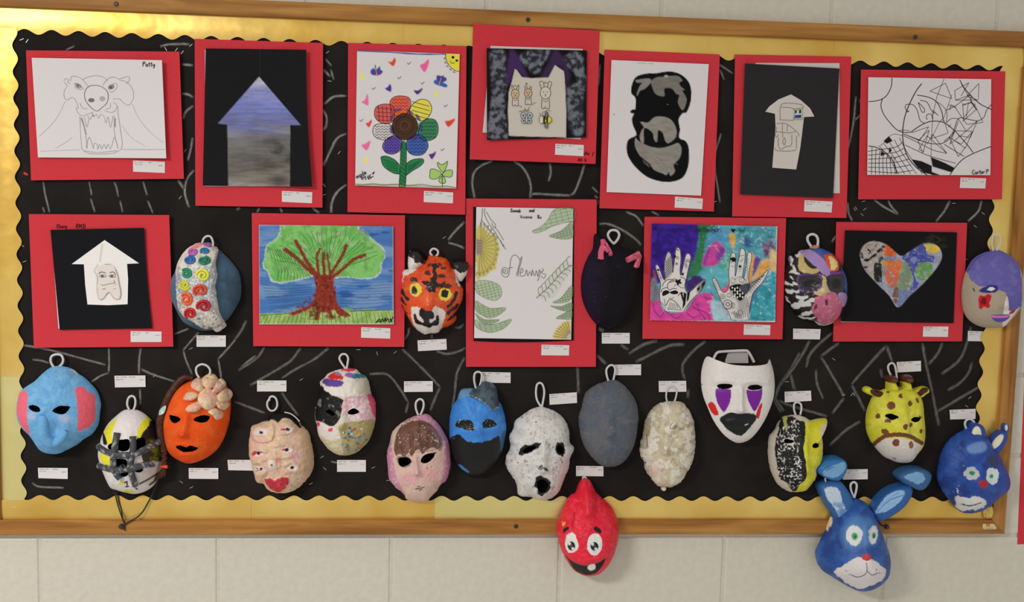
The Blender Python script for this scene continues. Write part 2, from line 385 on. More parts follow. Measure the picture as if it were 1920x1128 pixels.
# chalk lines drawn on the black paper
def chalk():
    rnd = random.Random(4); V = []; F = []; Cc = []; cnt = [0]
    def ln(P, w=3.6, g=120, crop=(0, 0, 1)):
        Q = smooth(crop_px(P, crop), False, 6)
        d = np.r_[0, np.cumsum(np.hypot(*np.diff(Q, axis=0).T))]
        m = max(2, int(d[-1]/2.5)); t = np.linspace(0, d[-1], m+1)
        Q = np.stack([np.interp(t, d, Q[:, 0]), np.interp(t, d, Q[:, 1])], 1)
        T = np.gradient(Q, axis=0); T /= np.linalg.norm(T, axis=1)[:, None]+1e-9; Nn = np.stack([-T[:, 1], T[:, 0]], 1)
        sd = rnd.randrange(999)
        ww = w*(.75+.5*fbm(t/14, t*0, sd)); 
        rows = []
        for k, off in enumerate((-.75, -.35, 0, .35, .75)):
            q = Q+Nn*(ww*off)[:, None]; rows.append(W(q[:, 0], q[:, 1], .0003+.000004*cnt[0]))
        n0 = len(V); cnt[0] += 1
        base = np.array([.016, .013, .0122])
        nz = [fbm(t/5+3*k, t*0+k, sd+k, 3) for k in range(5)]
        fade = np.clip(np.minimum(t, d[-1]-t)/10+.35, 0, 1)
        for j in range(m+1):
            for k in range(5):
                V.append(rows[k][j]); al = (0, .7, 1, .7, 0)[k]*fade[j]*(.1+1.1*nz[k][j])
                Cc.append(base*(1-al)+lin((g+34, g+31, g+27))*al)
        for j in range(m):
            for k in range(4):
                a = n0+j*5+k; F.append((a, a+1, a+6, a+5))
    c1 = (300, 60, 3.133)
    for s in ('0 85 60 72 175 70', '128 190 195 195', '128 362 165 366 196 384', '196 432 150 470 138 512', '192 620 180 690 162 755', '200 810 160 860 145 930 160 1000 172 1030',
              '105 868 140 920', '960 220 1000 262', '1095 375 1020 380 965 425', '958 455 978 500 975 550 955 580', '1095 595 1040 625 1000 700 960 785', '1095 895 1040 940 1010 1000 1005 1062',
              '470 1030 450 1045', '585 1032 570 1060', '705 1032 718 1060', '895 1032 935 1062'): ln(s, 4, 125, c1)
    c2 = (840, 280, 4.8)
    for s in ('400 105 310 140 240 200 218 300 240 440', '590 108 660 150 715 230 745 330 740 440', '745 410 790 398 900 405 1100 415', '1100 415 1140 380 1190 260 1228 135', '915 120 925 200 905 290',
              '1360 670 1440 670 1560 720 1680 800 1740 860', '1600 560 1690 600 1760 690', '1830 555 1900 595', '0 840 80 860 150 890', '0 815 60 740 150 650', '1320 415 1350 440', '1360 460 1340 500'): ln(s, 4, 118, c2)
    c3 = (40, 600, 4.364)
    for s in ('0 203 100 218 180 232 340 270 520 320 690 365', '90 322 160 330 225 350', '715 225 718 330 715 430', '715 430 650 455 570 505', '978 225 965 310 962 440', '978 400 1080 445 1270 505', '970 560 975 690',
              '1370 68 1250 115', '1450 100 1380 180 1325 245', '1325 245 1345 320 1400 450', '1840 0 1800 90 1700 220 1610 318', '1610 318 1625 400 1635 480', '1920 290 1850 340 1775 410', '1870 530 1920 500'): ln(s, 3.4, 112, c3)
    c4 = (440, 600, 4.364)
    for s in ('95 0 50 90 0 160', '245 218 180 310 30 410', '540 225 460 330 320 420 130 530', '770 225 650 320 500 400 385 475', '1425 60 1420 110 1390 160', '0 665 90 700 250 760', '385 590 430 660 520 780',
              '1370 235 1480 340 1580 440 1680 545', '1680 545 1640 640 1600 740', '1650 255 1740 275 1830 255 1890 225', '1885 300 1820 430 1800 600 1780 720', '1100 440 1250 445 1350 560 1420 670', '1420 670 1400 760', '1610 110 1615 150', '1800 60 1840 60 1875 30'): ln(s, 4, 88, c4)
    c5 = (1080, 580, 4.571)
    for s in ('180 390 260 470', '12 490 18 600 20 720', '700 265 580 300 450 380', '930 298 800 310 650 380 510 450', '1110 270 1010 350 920 460 915 540 935 600', '380 300 450 345', '1920 370 1830 530 1750 640 1700 770', '1700 770 1760 880',
              '1840 550 1860 630 1880 690', '190 160 240 185', '960 680 960 760'): ln(s, 5, 86, c5)
    c6 = (1440, 600, 4.338)
    for s in ('340 165 260 310 160 450 90 540 60 635', '525 100 420 190 340 280 310 385', '580 180 500 240 430 295', '430 295 500 410 620 620', '390 400 400 520 450 640', '185 440 210 560', '60 640 130 740', '965 205 820 360 680 520', '965 205 990 280 1010 340', '680 525 730 620 790 740',
              '915 395 930 470', '1255 180 1280 330 1330 560 1390 860', '1420 180 1380 270 1305 360', '1650 50 1610 210 1550 330 1410 440', '1660 340 1630 430 1560 510 1460 570', '1720 540 1600 610 1380 740', '750 820 640 890 570 950 500 1020', '620 630 520 760', '90 655 200 700 480 780'): ln(s, 4.6, 84, c6)
    c7 = (1560, 360, 5.647)
    for s in ('165 110 175 220 215 305', '445 80 540 150 700 235', '595 85 620 140 700 235', '1250 85 1190 200 1100 315', '1585 90 1550 200 1440 310', '0 530 40 460'): ln(s, 3.6, 125, c7)
    for s in ('123 94 140 86', '81 340 85 365 93 398', '167 340 172 366', '214 341 218 350 222 369', '268 340 276 366', '80 388 84 399', '170 372 178 398', '225 376 230 398', '277 376 287 400', '1350 130 1358 150', '1110 350 1122 362', '610 110 622 124', '1125 120 1122 160',
              '620 130 626 150', '1347 120 1375 138', '1352 250 1340 300 1350 380', '1605 180 1600 230 1590 280', '1612 185 1616 210 1602 226', '60 905 75 912 120 914', '40 880 48 884', '620 865 640 868', '760 880 790 884'): ln(s, 3.2, 110)
    V = np.array(V)
    return mesh_obj('chalk_lines', V, F, 'print', backing, cols=np.array(Cc))
tag(chalk(), kind='stuff')

# staples
def staple_mesh():
    V, F = box_geo(-.0045, .0045, -.0011, 0, -.0004, .0004)
    me = bpy.data.meshes.new('staple'); me.from_pydata(V, [], F); me.materials.append(mat('steel')); me.update(); return me
sm_ = staple_mesh()
for (x, y, a, h) in ((41, 74, 25, .0), (51, 77, 55, .0), (311, 92, -60, 0), (331, 93, 55, 0), (342, 98, 50, 0), (358, 85, 42, 0), (375, 84, 25, .004), (315, 107, 12, .004), (614, 98, 35, 0), (618, 152, -5, 0), (636, 286, 50, 0), (347, 283, 55, 0),
    (338, 370, 52, 0), (608, 347, -50, 0), (607, 365, 15, 0), (80, 312, -8, .004), (332, 313, -14, .004), (290, 704, 40, 0), (358, 653, 25, 0), (565, 711, 35, 0), (707, 662, -72, 0), (741, 660, 42, 0), (672, 655, 0, 0), (583, 906, 30, 0), (359, 913, 30, 0), (340, 903, -40, 0),
    (26, 951, 3, .005), (1605, 390, -60, 0), (1602, 392, -60, 0), (1621, 392, 42, 0), (1616, 402, -40, 0), (1619, 377, 15, 0), (1843, 400, -32, 0), (1828, 424, -35, 0), (1788, 381, 3, 0), (1563, 673, -35, 0), (1597, 739, 60, 0), (1601, 739, -65, 0), (1581, 740, 20, 0), (1475, 715, 2, 0), (1812, 761, -30, 0), (1818, 745, 40, 0),
    (1634, 150, 25, .004), (1862, 151, 5, .004), (1570, 424, 25, .004), (833, 445, 35, 0), (1340, 378, 20, .004), (609, 878, -45, 0), (604, 856, 30, 0), (700, 876, 25, 0), (42, 460, -35, 0), (46, 490, 20, 0), (83, 619, -5, .004), (1811, 485, -35, 0), (728, 900, -5, 0), (735, 858, 5, 0)):
    o = bpy.data.objects.new('staple', sm_); COL.objects.link(o); o.parent = board
    o.location = Vector(W(x, y, .0003+h))-Vector(board['org']); o.rotation_euler = (0, -math.radians(a), 0)
# ------------------------------------------------------------------ sheets of paper, drawings, name cards
class Sheet:
    def __init__(s, name, parent, crop, corners, h0, lift=(0, 0, 0, 0), material='red_paper', base=None, paint=None, step=9.0, th=.0004, wav=0.0, fold=None, seed=1, edges=None, origin=None, follow=None):
        s.follow = follow
        s.crop = crop; s.Q = crop_px(corners, crop); s.h0 = h0; s.lift = lift; s.wav = wav; s.fold = fold; s.seed = seed
        TL, TR, BR, BL = s.Q
        s.M = np.linalg.inv(np.stack([(TR-TL+BR-BL)/2, (BL-TL+BR-TR)/2], 1))
        s.c = s.Q.mean(0)
        w = np.hypot(*(TR-TL)); hh = np.hypot(*(BL-TL)); nu = max(18, int(w/step)); nv = max(18, int(hh/step))
        u, v = np.meshgrid(np.linspace(0, 1, nu+1), np.linspace(0, 1, nv+1))
        P = TL*((1-u)*(1-v))[..., None]+TR*(u*(1-v))[..., None]+BR*(u*v)[..., None]+BL*((1-u)*v)[..., None]
        if edges:   # gentle bow of the four edges, in photo pixels: left,right,top,bottom (outwards)
            e = edges; b = lambda t: 4*t*(1-t)
            P[..., 0] += -e[0]*b(v)*(1-u)+e[1]*b(v)*u; P[..., 1] += -e[2]*b(u)*(1-v)+e[3]*b(u)*v
        H = s.h(P[..., 0], P[..., 1])
        V = W(P[..., 0], P[..., 1], H).reshape(-1, 3); nn = nu+1
        i = (np.arange(nv)[:, None]*nn+np.arange(nu)[None]).ravel()
        F = np.stack([i, i+nn, i+nn+1, i+1], 1)
        bi = np.r_[np.arange(nn), np.arange(1, nv+1)*nn+nu, nv*nn+np.arange(nu-1, -1, -1), np.arange(nv-1, 0, -1)*nn]
        n0 = len(V); B = V[bi].copy(); B[:, 1] += th; m = len(bi); k = np.arange(m)
        F2 = np.stack([n0+m+k, n0+m+(k+1) % m, n0+(k+1) % m, n0+k], 1)
        V = np.vstack([V, B, V[bi]])
        cols = None
        if base is not None:
            cv = Cv(P[..., 0].ravel(), P[..., 1].ravel(), base, crop)
            if paint: paint(cv)
            cols = np.vstack([cv.col, cv.col[bi], cv.col[bi]])
        s.o = mesh_obj(name, V, np.vstack([F, F2]), material, parent, cols=cols, smooth_=True, origin=origin)
        s.V = []; s.F = []; s.C = []; s.k = 0; s.up = 0.0
    def h(s, px, py):
        px = np.asarray(px, float); py = np.asarray(py, float)
        if s.follow is not None: return s.follow.h(px, py)+s.h0
        d = np.stack([px-s.c[0], py-s.c[1]], -1)@s.M.T
        u = np.clip(d[..., 0]+.5, 0, 1); v = np.clip(d[..., 1]+.5, 0, 1)
        l, r, t, b = s.lift
        H = s.h0+l*np.maximum(0, 1-2*u)**2+r*np.maximum(0, 2*u-1)**2+t*np.maximum(0, 1-2*v)**2+b*np.maximum(0, 2*v-1)**2
        if s.wav: H = H+s.wav*fbm(u*4, v*4, s.seed, 2)*np.sin(np.pi*np.clip(u, 0.02, .98))
        if s.fold: H = H+s.fold[1]*np.exp(-((u-s.fold[0])/.05)**2)
        return H
    def line(s, P, w, c, sm=True, closed=False, jit=0):
        Q = crop_px(P, s.crop); w = w/s.crop[2]
        if closed: Q = smooth(Q, True, 4) if sm else Q; Q = np.vstack([Q, Q[:1]])
        elif sm: Q = smooth(Q, False, 4)
        d = np.r_[0, np.cumsum(np.hypot(*np.diff(Q, axis=0).T))]
        if not sm:   # keep the corners, but follow the curl of the sheet
            t = np.unique(np.r_[d, np.arange(0, d[-1], 6)])
            Q = np.stack([np.interp(t, d, Q[:, 0]), np.interp(t, d, Q[:, 1])], 1); d = t
        T = np.gradient(Q, axis=0); T /= np.linalg.norm(T, axis=1)[:, None]+1e-9; Nn = np.stack([-T[:, 1], T[:, 0]], 1)
        ww = w*np.ones(len(Q))
        if jit: ww = ww*(1-jit+2*jit*fbm(d/9, d*0+s.k, 5))
        a = Q+Nn*ww[:, None]/2; b = Q-Nn*ww[:, None]/2; n0 = len(s.V); e = .0004+s.up+s.k*.000004; s.k += 1
        pa = W(a[:, 0], a[:, 1], s.h(a[:, 0], a[:, 1])+e); pb = W(b[:, 0], b[:, 1], s.h(b[:, 0], b[:, 1])+e); cc = rgb(c)
        for i in range(len(Q)):
            s.V += [pa[i], pb[i]]; s.C += [cc, cc]
        for i in range(len(Q)-1): s.F.append((n0+2*i, n0+2*i+1, n0+2*i+3, n0+2*i+2))
    def fill(s, P, c, sm=True):
        Q = crop_px(smooth(P, True, 3) if sm else P, s.crop); e = .0004+s.up+s.k*.000004; s.k += 1
        V = W(Q[:, 0], Q[:, 1], s.h(Q[:, 0], Q[:, 1])+e)
        s.up += max(0.0, float(s.h(Q[:, 0], Q[:, 1]).max()-s.h(*Q.mean(0))))
        from mathutils.geometry import tessellate_polygon
        n0 = len(s.V); s.V += list(V); s.C += [rgb(c)]*len(V)
        for t in tessellate_polygon([[Vector((q[0], q[1], 0)) for q in Q]]): s.F.append(tuple(n0+i for i in t))
    def circ(s, cx, cy, rx, ry, w, c, ang=0, fill=None, n=14):
        t = np.arange(n)/n*2*np.pi; a = math.radians(ang)
        P = np.stack([cx+rx*np.cos(t)*math.cos(a)-ry*np.sin(t)*math.sin(a), cy+rx*np.cos(t)*math.sin(a)+ry*np.sin(t)*math.cos(a)], 1)
        if fill is not None: s.fill(P, fill)
        if w: s.line(P, w, c, closed=True)
    def text(s, txt, x, y, size, w, c, ang=0, slant=0, sp=1.0):
        a = math.radians(ang); cx = 0
        for ch in txt:
            g = GL.get(ch)
            if g is None: cx += .45*size*sp; continue
            adv, strokes = g
            for st in strokes:
                P = L(st); qx = cx+(P[:, 0]+slant*(1-P[:, 1]))*size; qy = (P[:, 1]-1)*size
                s.line(np.stack([x+qx*math.cos(a)-qy*math.sin(a), y+qx*math.sin(a)+qy*math.cos(a)], 1), w, c)
            cx += adv*size*sp
    def done(s, name='drawing_lines'):
        if s.V: s.ink = mesh_obj(name, np.array(s.V), s.F, 'print', s.o, cols=np.array(s.C)); tag(s.ink, kind='stuff')
        return s
GL = {  # hand lettering: advance, strokes (x right, y down, 0 top of capitals, 1 base line)
 'P': (.62, ['.1 1 .1 .05', '.1 .1 .45 .05 .5 .3 .1 .5']), 'F': (.6, ['.1 1 .12 .05', '.08 .1 .5 .02', '.1 .5 .42 .45']), 'a': (.55, ['.42 .6 .2 .5 .08 .75 .2 1 .42 .85', '.42 .5 .42 .85 .52 1']),
 't': (.45, ['.22 .15 .2 .85 .38 1', '.05 .42 .4 .4']), 'y': (.55, ['.08 .5 .12 .8 .3 .88 .42 .5', '.42 .5 .38 1.1 .1 1.35']), 'C': (.7, ['.55 .2 .35 .05 .1 .35 .12 .8 .35 1 .6 .85']),
 'r': (.45, ['.1 .5 .12 1', '.12 .7 .25 .5 .42 .55']), 'e': (.5, ['.08 .75 .42 .7 .3 .48 .1 .65 .15 .95 .45 .92']), '.': (.25, ['.1 .97 .13 1']), 'm': (.75, ['.08 .5 .1 1', '.1 .7 .22 .5 .34 .6 .34 1', '.34 .7 .48 .5 .6 .6 .62 1']),
 'd': (.55, ['.42 .6 .2 .5 .08 .75 .2 1 .42 .85', '.42 .05 .42 1']), 'b': (.55, ['.1 .05 .1 1', '.1 .7 .3 .5 .45 .72 .3 1 .1 .9']), 'Z': (.6, ['.05 .2 .3 .08 .45 .15 .08 .95 .3 .9 .5 1']), 'i': (.28, ['.12 .5 .14 1', '.13 .25 .15 .3']),
 'n': (.5, ['.08 .5 .1 1', '.1 .7 .25 .5 .38 .6 .4 1']), 'V': (.6, ['.05 .1 .28 1 .5 .1']), 'v': (.45, ['.05 .5 .2 1 .38 .5']), 'B': (.6, ['.1 .05 .1 1', '.1 .08 .42 .2 .12 .48', '.12 .48 .5 .72 .1 1']), 'K': (.6, ['.1 .05 .1 1', '.5 .1 .12 .55', '.12 .55 .52 1']),
 'h': (.5, ['.1 .05 .1 1', '.1 .7 .28 .5 .4 .62 .42 1']), 'g': (.55, ['.42 .58 .2 .5 .08 .75 .2 .95 .42 .8', '.42 .5 .4 1.2 .1 1.3']), 'R': (.62, ['.1 1 .1 .05', '.1 .1 .45 .08 .45 .4 .1 .5', '.2 .5 .52 1']), 'M': (.75, ['.08 1 .12 .08', '.12 .08 .35 .7', '.35 .7 .58 .08', '.58 .08 .64 1']),
 '3': (.5, ['.08 .12 .38 .1 .15 .45', '.15 .45 .45 .65 .3 1 .06 .9']), '1': (.3, ['.15 .05 .13 1']), 'o': (.52, ['.28 .5 .08 .7 .2 1 .42 .85 .38 .55 .24 .5']), 'l': (.3, ['.14 .05 .14 1']), 's': (.45, ['.38 .55 .15 .52 .15 .7 .36 .82 .3 1 .05 .95']),
 'u': (.5, ['.08 .5 .12 .9 .3 .98 .4 .5', '.4 .5 .42 1']), 'w': (.65, ['.05 .5 .18 1 .3 .6', '.3 .6 .42 1 .56 .5']), 'A': (.62, ['.05 1 .28 .05', '.28 .05 .52 1', '.12 .65 .44 .62']), 'N': (.62, ['.08 1 .1 .08', '.1 .08 .45 1', '.45 1 .48 .05']), 'E': (.55, ['.42 .08 .1 .08', '.1 .08 .1 1', '.1 1 .45 1', '.1 .52 .38 .5']),
 'G': (.62, ['.5 .18 .3 .05 .08 .4 .15 .9 .4 1 .5 .6', '.5 .6 .32 .6']), 'D': (.6, ['.1 .05 .1 1', '.1 .05 .5 .3 .45 .8 .1 1']), 'O': (.62, ['.3 .05 .08 .5 .3 1 .52 .5 .3 .05']), ':': (.28, ['.1 .5 .13 .53', '.1 .9 .13 .93']), 'z': (.45, ['.06 .52 .36 .5', '.36 .5 .06 1', '.06 1 .4 .98']), 'k': (.5, ['.1 .05 .1 1', '.38 .5 .12 .75', '.12 .75 .42 1'])}
WHITE = (213, 208, 208); CARD = (212, 207, 206); INK = (22, 20, 20); REDBASE = None
def card_print(sh, q, seed):
    """type too small to read: faint marks where the printed lines stand"""
    rnd = random.Random(seed); q = np.asarray(q, float)
    def at(u, v): return q[0]*(1-u)*(1-v)+q[1]*u*(1-v)+q[2]*u*v+q[3]*(1-u)*v
    def word(u0, u1, v, g):
        u = u0
        while u < u1:
            w = .012+rnd.random()*.01
            if rnd.random() > .12: sh.line(np.array([at(u, v), at(min(u1, u+w), v+rnd.uniform(-.02, .02))]), 1.15*sh.crop[2]*rnd.uniform(.7, 1.1), (g+rnd.randrange(-22, 30),)*3, sm=False)
            u += w+.005
    word(.05, .17, .13, 118); word(.20, .30+rnd.random()*.12, .13, 128); word(.47, .55+rnd.random()*.2, .13, 125)
    word(.05, .17, .33, 120); word(.20, .27, .33, 120); word(.80, .90, .37, 130); word(.92, .96, .37, 130)
def card(q, h, seed, parent=None, label=None, crop=(0, 0, 1), lift=(0, 0, 0, 0), follow=None):
    q = L(q)
    if len(q) == 2: q = np.array([q[0], (q[1][0], q[0][1]), q[1], (q[0][0], q[1][1])])
    c = crop_px(q, crop).mean(0)
    sh = Sheet('name_card', parent, crop, q, h, lift, 'drawing_paper', CARD, step=4, th=.0003, origin=W(c[0], c[1], 0) if parent is None else None, follow=follow)
    card_print(sh, q, seed); sh.done('printed_text')
    if parent is None: tag(sh.o, label, 'name card', 'name cards pinned beside the masks')
    return sh
def artwork(label, crop, mount, cardq, seed, lift=(.001, .004, .001, .003), h=.0064):
    q = crop_px(mount, crop); c = q.mean(0); b = W(c[0], q[2:, 1].mean(), 0)
    t = thing('mounted_artwork', b, label, 'artwork', 'student drawings mounted on red paper')
    t['mh'] = h
    m = Sheet('red_mount', t, crop, mount, h, lift, 'red_paper', step=8, th=.0005, wav=.0012, seed=seed)
    qq = L(cardq); 
    cc = crop_px(qq, crop).mean(0)
    card(cardq, .0010, seed, t, crop=crop, follow=m)
    return t, m
def paper(t, m, crop, q, dh=.002, lift=(.001, .003, .001, .002), name='drawing_paper', base=WHITE, paint=None, step=2.2, **kw):
    qq = crop_px(q, crop); h0 = max(float(m.h(x, y)) for x, y in (qq*.5+qq.mean(0)*.5))
    mat_ = kw.pop('material', 'drawing_paper')
    return Sheet(name, t, crop, q, h0+dh, lift, mat_, base, paint, step=step, **kw)

# 1 ---- pencil drawing of a roaring bear-like head
C = (30, 80, 4.178)
t, m = artwork('faint pencil drawing of a roaring fanged animal head on white paper, red mount', C, '78 60 1280 70 1315 1065 118 1077', '917 922 1166 932 1166 1020 917 1010', 11, (.001, .005, .001, .003))
s = paper(t, m, C, '123 118 1143 137 1177 905 172 898', .0025, (.001, .011, .003, .004), step=9)
G1, G2, G3 = (150, 146, 146), (168, 164, 163), (112, 109, 110)
for P in ('520 290 560 270 630 258 690 272 718 300', '425 300 440 262 500 275 540 310 570 350', '375 300 385 282 410 290 405 312 425 320', '378 310 405 342', '395 345 375 390 380 430 400 450 430 432 455 436 480 480 488 520', '680 335 710 290 760 268 805 285', '805 285 880 265 885 300 860 320', '810 292 870 310 915 370 918 440 885 488 840 470 810 440 760 442',
          '450 320 490 322 530 360', '455 350 500 368 525 358', '720 365 760 322 790 325 785 360 750 388 730 375', '470 505 480 540 515 572 560 560 600 545', '500 470 520 510 560 520', '790 500 775 535 740 545 690 530', '760 465 795 500 800 560', '740 470 735 510 700 520',
          '500 575 505 700 515 830', '515 585 545 700 552 830', '770 575 770 700 800 830', '800 560 815 660 832 790 820 840', '535 580 555 660 570 600', '560 570 580 600 600 560 610 580', '600 545 605 580 630 560 645 590 665 560 690 580 705 630 720 580 740 665 760 570',
          '555 830 560 770 575 740 595 790 605 830', '605 830 615 785 635 800 640 835', '640 835 655 795 670 830 690 795 705 830 720 795 740 835', '745 825 770 740 785 780 800 830', '515 830 560 865 660 872 760 865 815 840', '530 845 640 860 790 845'): s.line(P, 3.6, G1, jit=.4)
s.line('540 380 575 340 640 335 700 365 722 410 712 470 670 510 630 535 575 495 540 440', 5, G3, closed=True, jit=.4)
for P in ('385 460 330 570 270 650 180 735', '910 480 960 590 1050 700 1155 785', '440 740 390 780 310 825', '830 650 900 740 1010 810', '190 850 500 838', '820 835 1170 835'): s.line(P, 2.6, G2, jit=.4)
s.circ(590, 450, 24, 16, 0, G3, fill=(112, 108, 108)); s.circ(675, 438, 22, 18, 0, G3, fill=(170, 165, 163)); s.circ(485, 338, 24, 14, 3, G3, 25, fill=(165, 160, 160)); s.circ(745, 346, 22, 15, 3, G3, -25, fill=(140, 136, 136))
s.circ(485, 336, 9, 9, 0, G3, fill=(95, 92, 92)); s.circ(742, 350, 9, 9, 0, G3, fill=(80, 78, 78))
s.line('510 590 530 650 548 720', 8, G1, jit=.5); s.line('775 590 775 660', 8, G1, jit=.5)
s.text('Patty', 990, 186, 38, 5, (40, 38, 44)); s.done()

# 2 ---- black sheet with a violet house-shaped opening
C = (355, 60, 3.319)
t, m = artwork('black paper with a house shape washed violet above and stormy grey below, red mount', C, '33 42 832 68 828 1092 38 1080', '576 988 765 996 763 1065 576 1056', 12)
paper(t, m, C, '96 110 700 118 735 958 100 962', .0012, (.001, .001, 0, .001), name='backing_sheet', base=(188, 186, 200), step=14)
def pt(c):
    H = smooth('432 278 432 278 693 578 628 578 626 960 243 960 236 575 177 570', False, 1) if False else L('434 278 693 578 628 578 626 975 243 975 236 575 177 570')
    base = c.col.copy()
    t_ = (c.y-278)/680
    n = c.nz(60, 3, 4, .35, 1.6)
    K = [(0, (176, 172, 190)), (.1, (140, 144, 190)), (.26, (118, 126, 186)), (.42, (108, 112, 160)), (.52, (128, 126, 136)), (.62, (112, 110, 108)), (.8, (100, 97, 92)), (.95, (128, 122, 114)), (1.05, (170, 164, 158))]
    tt = np.clip(t_+(n-.5)*.2, 0, 1.04); cc = np.stack([np.interp(tt, [k[0] for k in K], [rgb(k[1])[j] for k in K]) for j in range(3)], 1)
    d = np.exp(-(((c.x-530)/130)**2+((c.y-760)/110)**2))*sstep(.35, .75, c.nz(70, 8, 4, .5, 1.3))+np.exp(-(((c.x-560)/70)**2+((c.y-925)/35)**2))*.8
    cc = cc*(1-.85*np.clip(d, 0, 1))[:, None]
    cc = cc*(.66+.68*c.nz(22, 15, 4, .22, 1.9))[:, None]
    al = np.clip(.5-sdpoly(c.x, c.y, H)/3.5, 0, 1)[:, None]
    c.col = base*(1-al)+cc*al
s = paper(t, m, C, '102 102 727 110 765 962 84 955', .0032, (.002, .012, .001, .004), name='black_cutout_sheet', base=(30, 30, 33), paint=pt, step=1.5, edges=(0, -3, 0, 0), fold=(.52, -.0012))
s.line('432 110 434 276', 4, (14, 14, 16)); s.line('437 110 438 276', 3, (52, 50, 52)); s.line('100 605 175 570', 2.5, (18, 18, 20)); s.done('fold_lines')

# 3 ---- rainbow flower
C = (640, 70, 3.317)
t, m = artwork('white drawing of a rainbow petalled flower with hearts, butterflies and smiling sun, red mount', C, '42 34 778 54 770 1102 38 1086', '514 954 696 964 694 1032 512 1024', 13)
petals = [('308 440 302 400 330 370 375 364 420 375 432 410 420 450 395 490 350 490 320 470', (214, 84, 62), 1), ('205 470 220 430 270 414 318 425 330 470 320 520 270 538 220 512', (200, 82, 78), 2), ('425 470 440 420 490 386 540 395 562 440 545 490 505 520 465 505', (222, 208, 66), 3),
          ('196 590 205 550 245 536 300 540 325 575 318 615 270 638 215 622', (205, 200, 198), 4), ('500 530 530 508 580 512 602 555 592 615 545 642 495 632 480 590', (34, 120, 74), 5), ('256 680 275 640 330 610 375 640 372 690 330 724 280 718', (84, 62, 158), 6), ('405 650 440 618 490 605 530 640 538 685 505 728 450 732 412 705', (44, 84, 160), 7)]
HEARTS = [('290 150 312 152 332 125 338 150 322 180', (218, 74, 50)), ('490 172 515 160 540 136 545 160 520 216 495 190', (228, 100, 160)), ('272 318 288 308 302 290 312 310 308 338 285 330', (78, 52, 150)), ('450 328 475 330 505 314 498 335 472 356', (84, 48, 130)), ('124 402 145 390 162 350 168 380 166 424 140 412', (232, 110, 160)),
          ('152 532 168 530 186 510 188 530 172 560 158 545', (214, 72, 54)), ('646 520 668 518 706 504 700 525 668 558 650 538', (214, 70, 50)), ('125 670 150 660 178 642 178 665 160 702 140 690', (232, 110, 160)), ('545 726 566 722 588 708 584 730 564 758 550 742', (92, 40, 140))]
def pt(c):
    for P, k, _ in petals: c.poly(P, k, a=.95)
    c.poly('315 520 330 450 390 440 450 465 500 520 495 600 440 650 340 640 312 590', (226, 120, 60), a=.0)
    c.poly('320 480 340 450 400 445 430 460 420 490 330 520', (232, 110, 52)); c.poly('480 540 500 530 500 600 470 610', (46, 134, 90)); c.poly('312 560 325 540 330 600 318 600', (90, 80, 150)); c.poly('440 600 490 600 470 640 410 640', (70, 90, 160))
    for (x, y, a) in ((352, 452, -15), (428, 465, 35), (476, 498, 55), (495, 565, 90), (462, 624, 130), (312, 575, 85), (316, 496, -60)): c.ell(x, y, 26, 10, (74, 60, 130), a, a=.9)
    c.ell(396, 555, 80, 82, (74, 50, 38)); c.ell(396, 548, 40, 40, (92, 64, 46), a=.7); c.ell(393, 543, 18, 18, (62, 42, 34), a=.8)
    c.poly('372 655 402 655 404 760 398 928 360 928 366 800', (40, 122, 74)); c.poly('246 745 280 738 330 760 362 795 364 848 320 842 262 800', (40, 124, 76)); c.poly('402 790 440 762 500 754 512 772 490 800 440 830 402 858', (44, 126, 78))
    for P, k in HEARTS: c.poly(P, k)
    for (x, y) in ((126, 246), (590, 352), (152, 762)): c.ell(x, y, 15, 18, (240, 232, 90), wob=6, a=.9)
    c.poly('648 100 736 104 736 214 700 200 665 165 648 130', (226, 214, 64), sm=False)
    for P in ('600 776 618 790 640 785 660 770 655 800 632 838 600 800', '550 850 556 820 590 822 622 848 590 880 552 876', '628 855 650 828 690 828 684 866 650 866', '628 862 645 880 645 905 616 905 606 885'): c.poly(P, (160, 198, 104))
    c.poly('182 206 200 190 215 200 240 180 244 200 258 212 240 234 220 228 200 236 184 226', (60, 84, 170)); c.poly('185 210 212 206 256 212 240 232 200 236', (84, 60, 150), a=.8)
    c.poly('574 270 590 262 596 236 620 240 650 250 652 270 634 280 660 295 650 312 610 300 582 290', (50, 100, 180)); c.poly('592 240 650 250 650 270 610 274', (74, 60, 140), a=.8)
    c.line('98 82 300 92 480 104 648 104', 8, (50, 62, 150)); c.line('88 915 300 918 500 926 714 936', 8, (150, 150, 86), a=.8)
s = paper(t, m, C, '98 80 736 104 714 940 86 920', .0020, (.001, .004, .001, .003), paint=pt, step=1.6)
B = (34, 30, 34)
for P, k, i in petals:
    s.line(P, 3.4, B, closed=True); Q = L(P); lo = Q.min(0); hi = Q.max(0); n = 5 if i in (2, 3) else 6
    for j in range(1, n):
        y = lo[1]+(hi[1]-lo[1])*j/n; x0, x1 = lo[0]+14, hi[0]-14
        if i == 3: s.line([(x0, y-14), (x1, y+16)], 3, B)
        elif i == 2: s.line([(x0, y), (x1, y+6)], 3, (120, 30, 30)); s.line([(lo[0]+(hi[0]-lo[0])*j/n, lo[1]+12), (lo[0]+(hi[0]-lo[0])*j/n+6, hi[1]-14)], 3, (120, 30, 30))
        elif y < hi[1]-8: s.line([(x0+(x1-x0)*q/9, y+(7 if q % 2 else -5)*(1 if i != 6 else 1.3)) for q in range(10)], 2.6, {1: (150, 40, 20), 4: B, 5: (18, 70, 42), 6: (52, 30, 110), 7: (22, 48, 110)}[i], sm=(i != 4))
s.circ(396, 555, 80, 82, 4, (40, 30, 26))
for r in (20, 38, 56): s.circ(394, 548, r, r*.96, 2.6, (52, 34, 26))
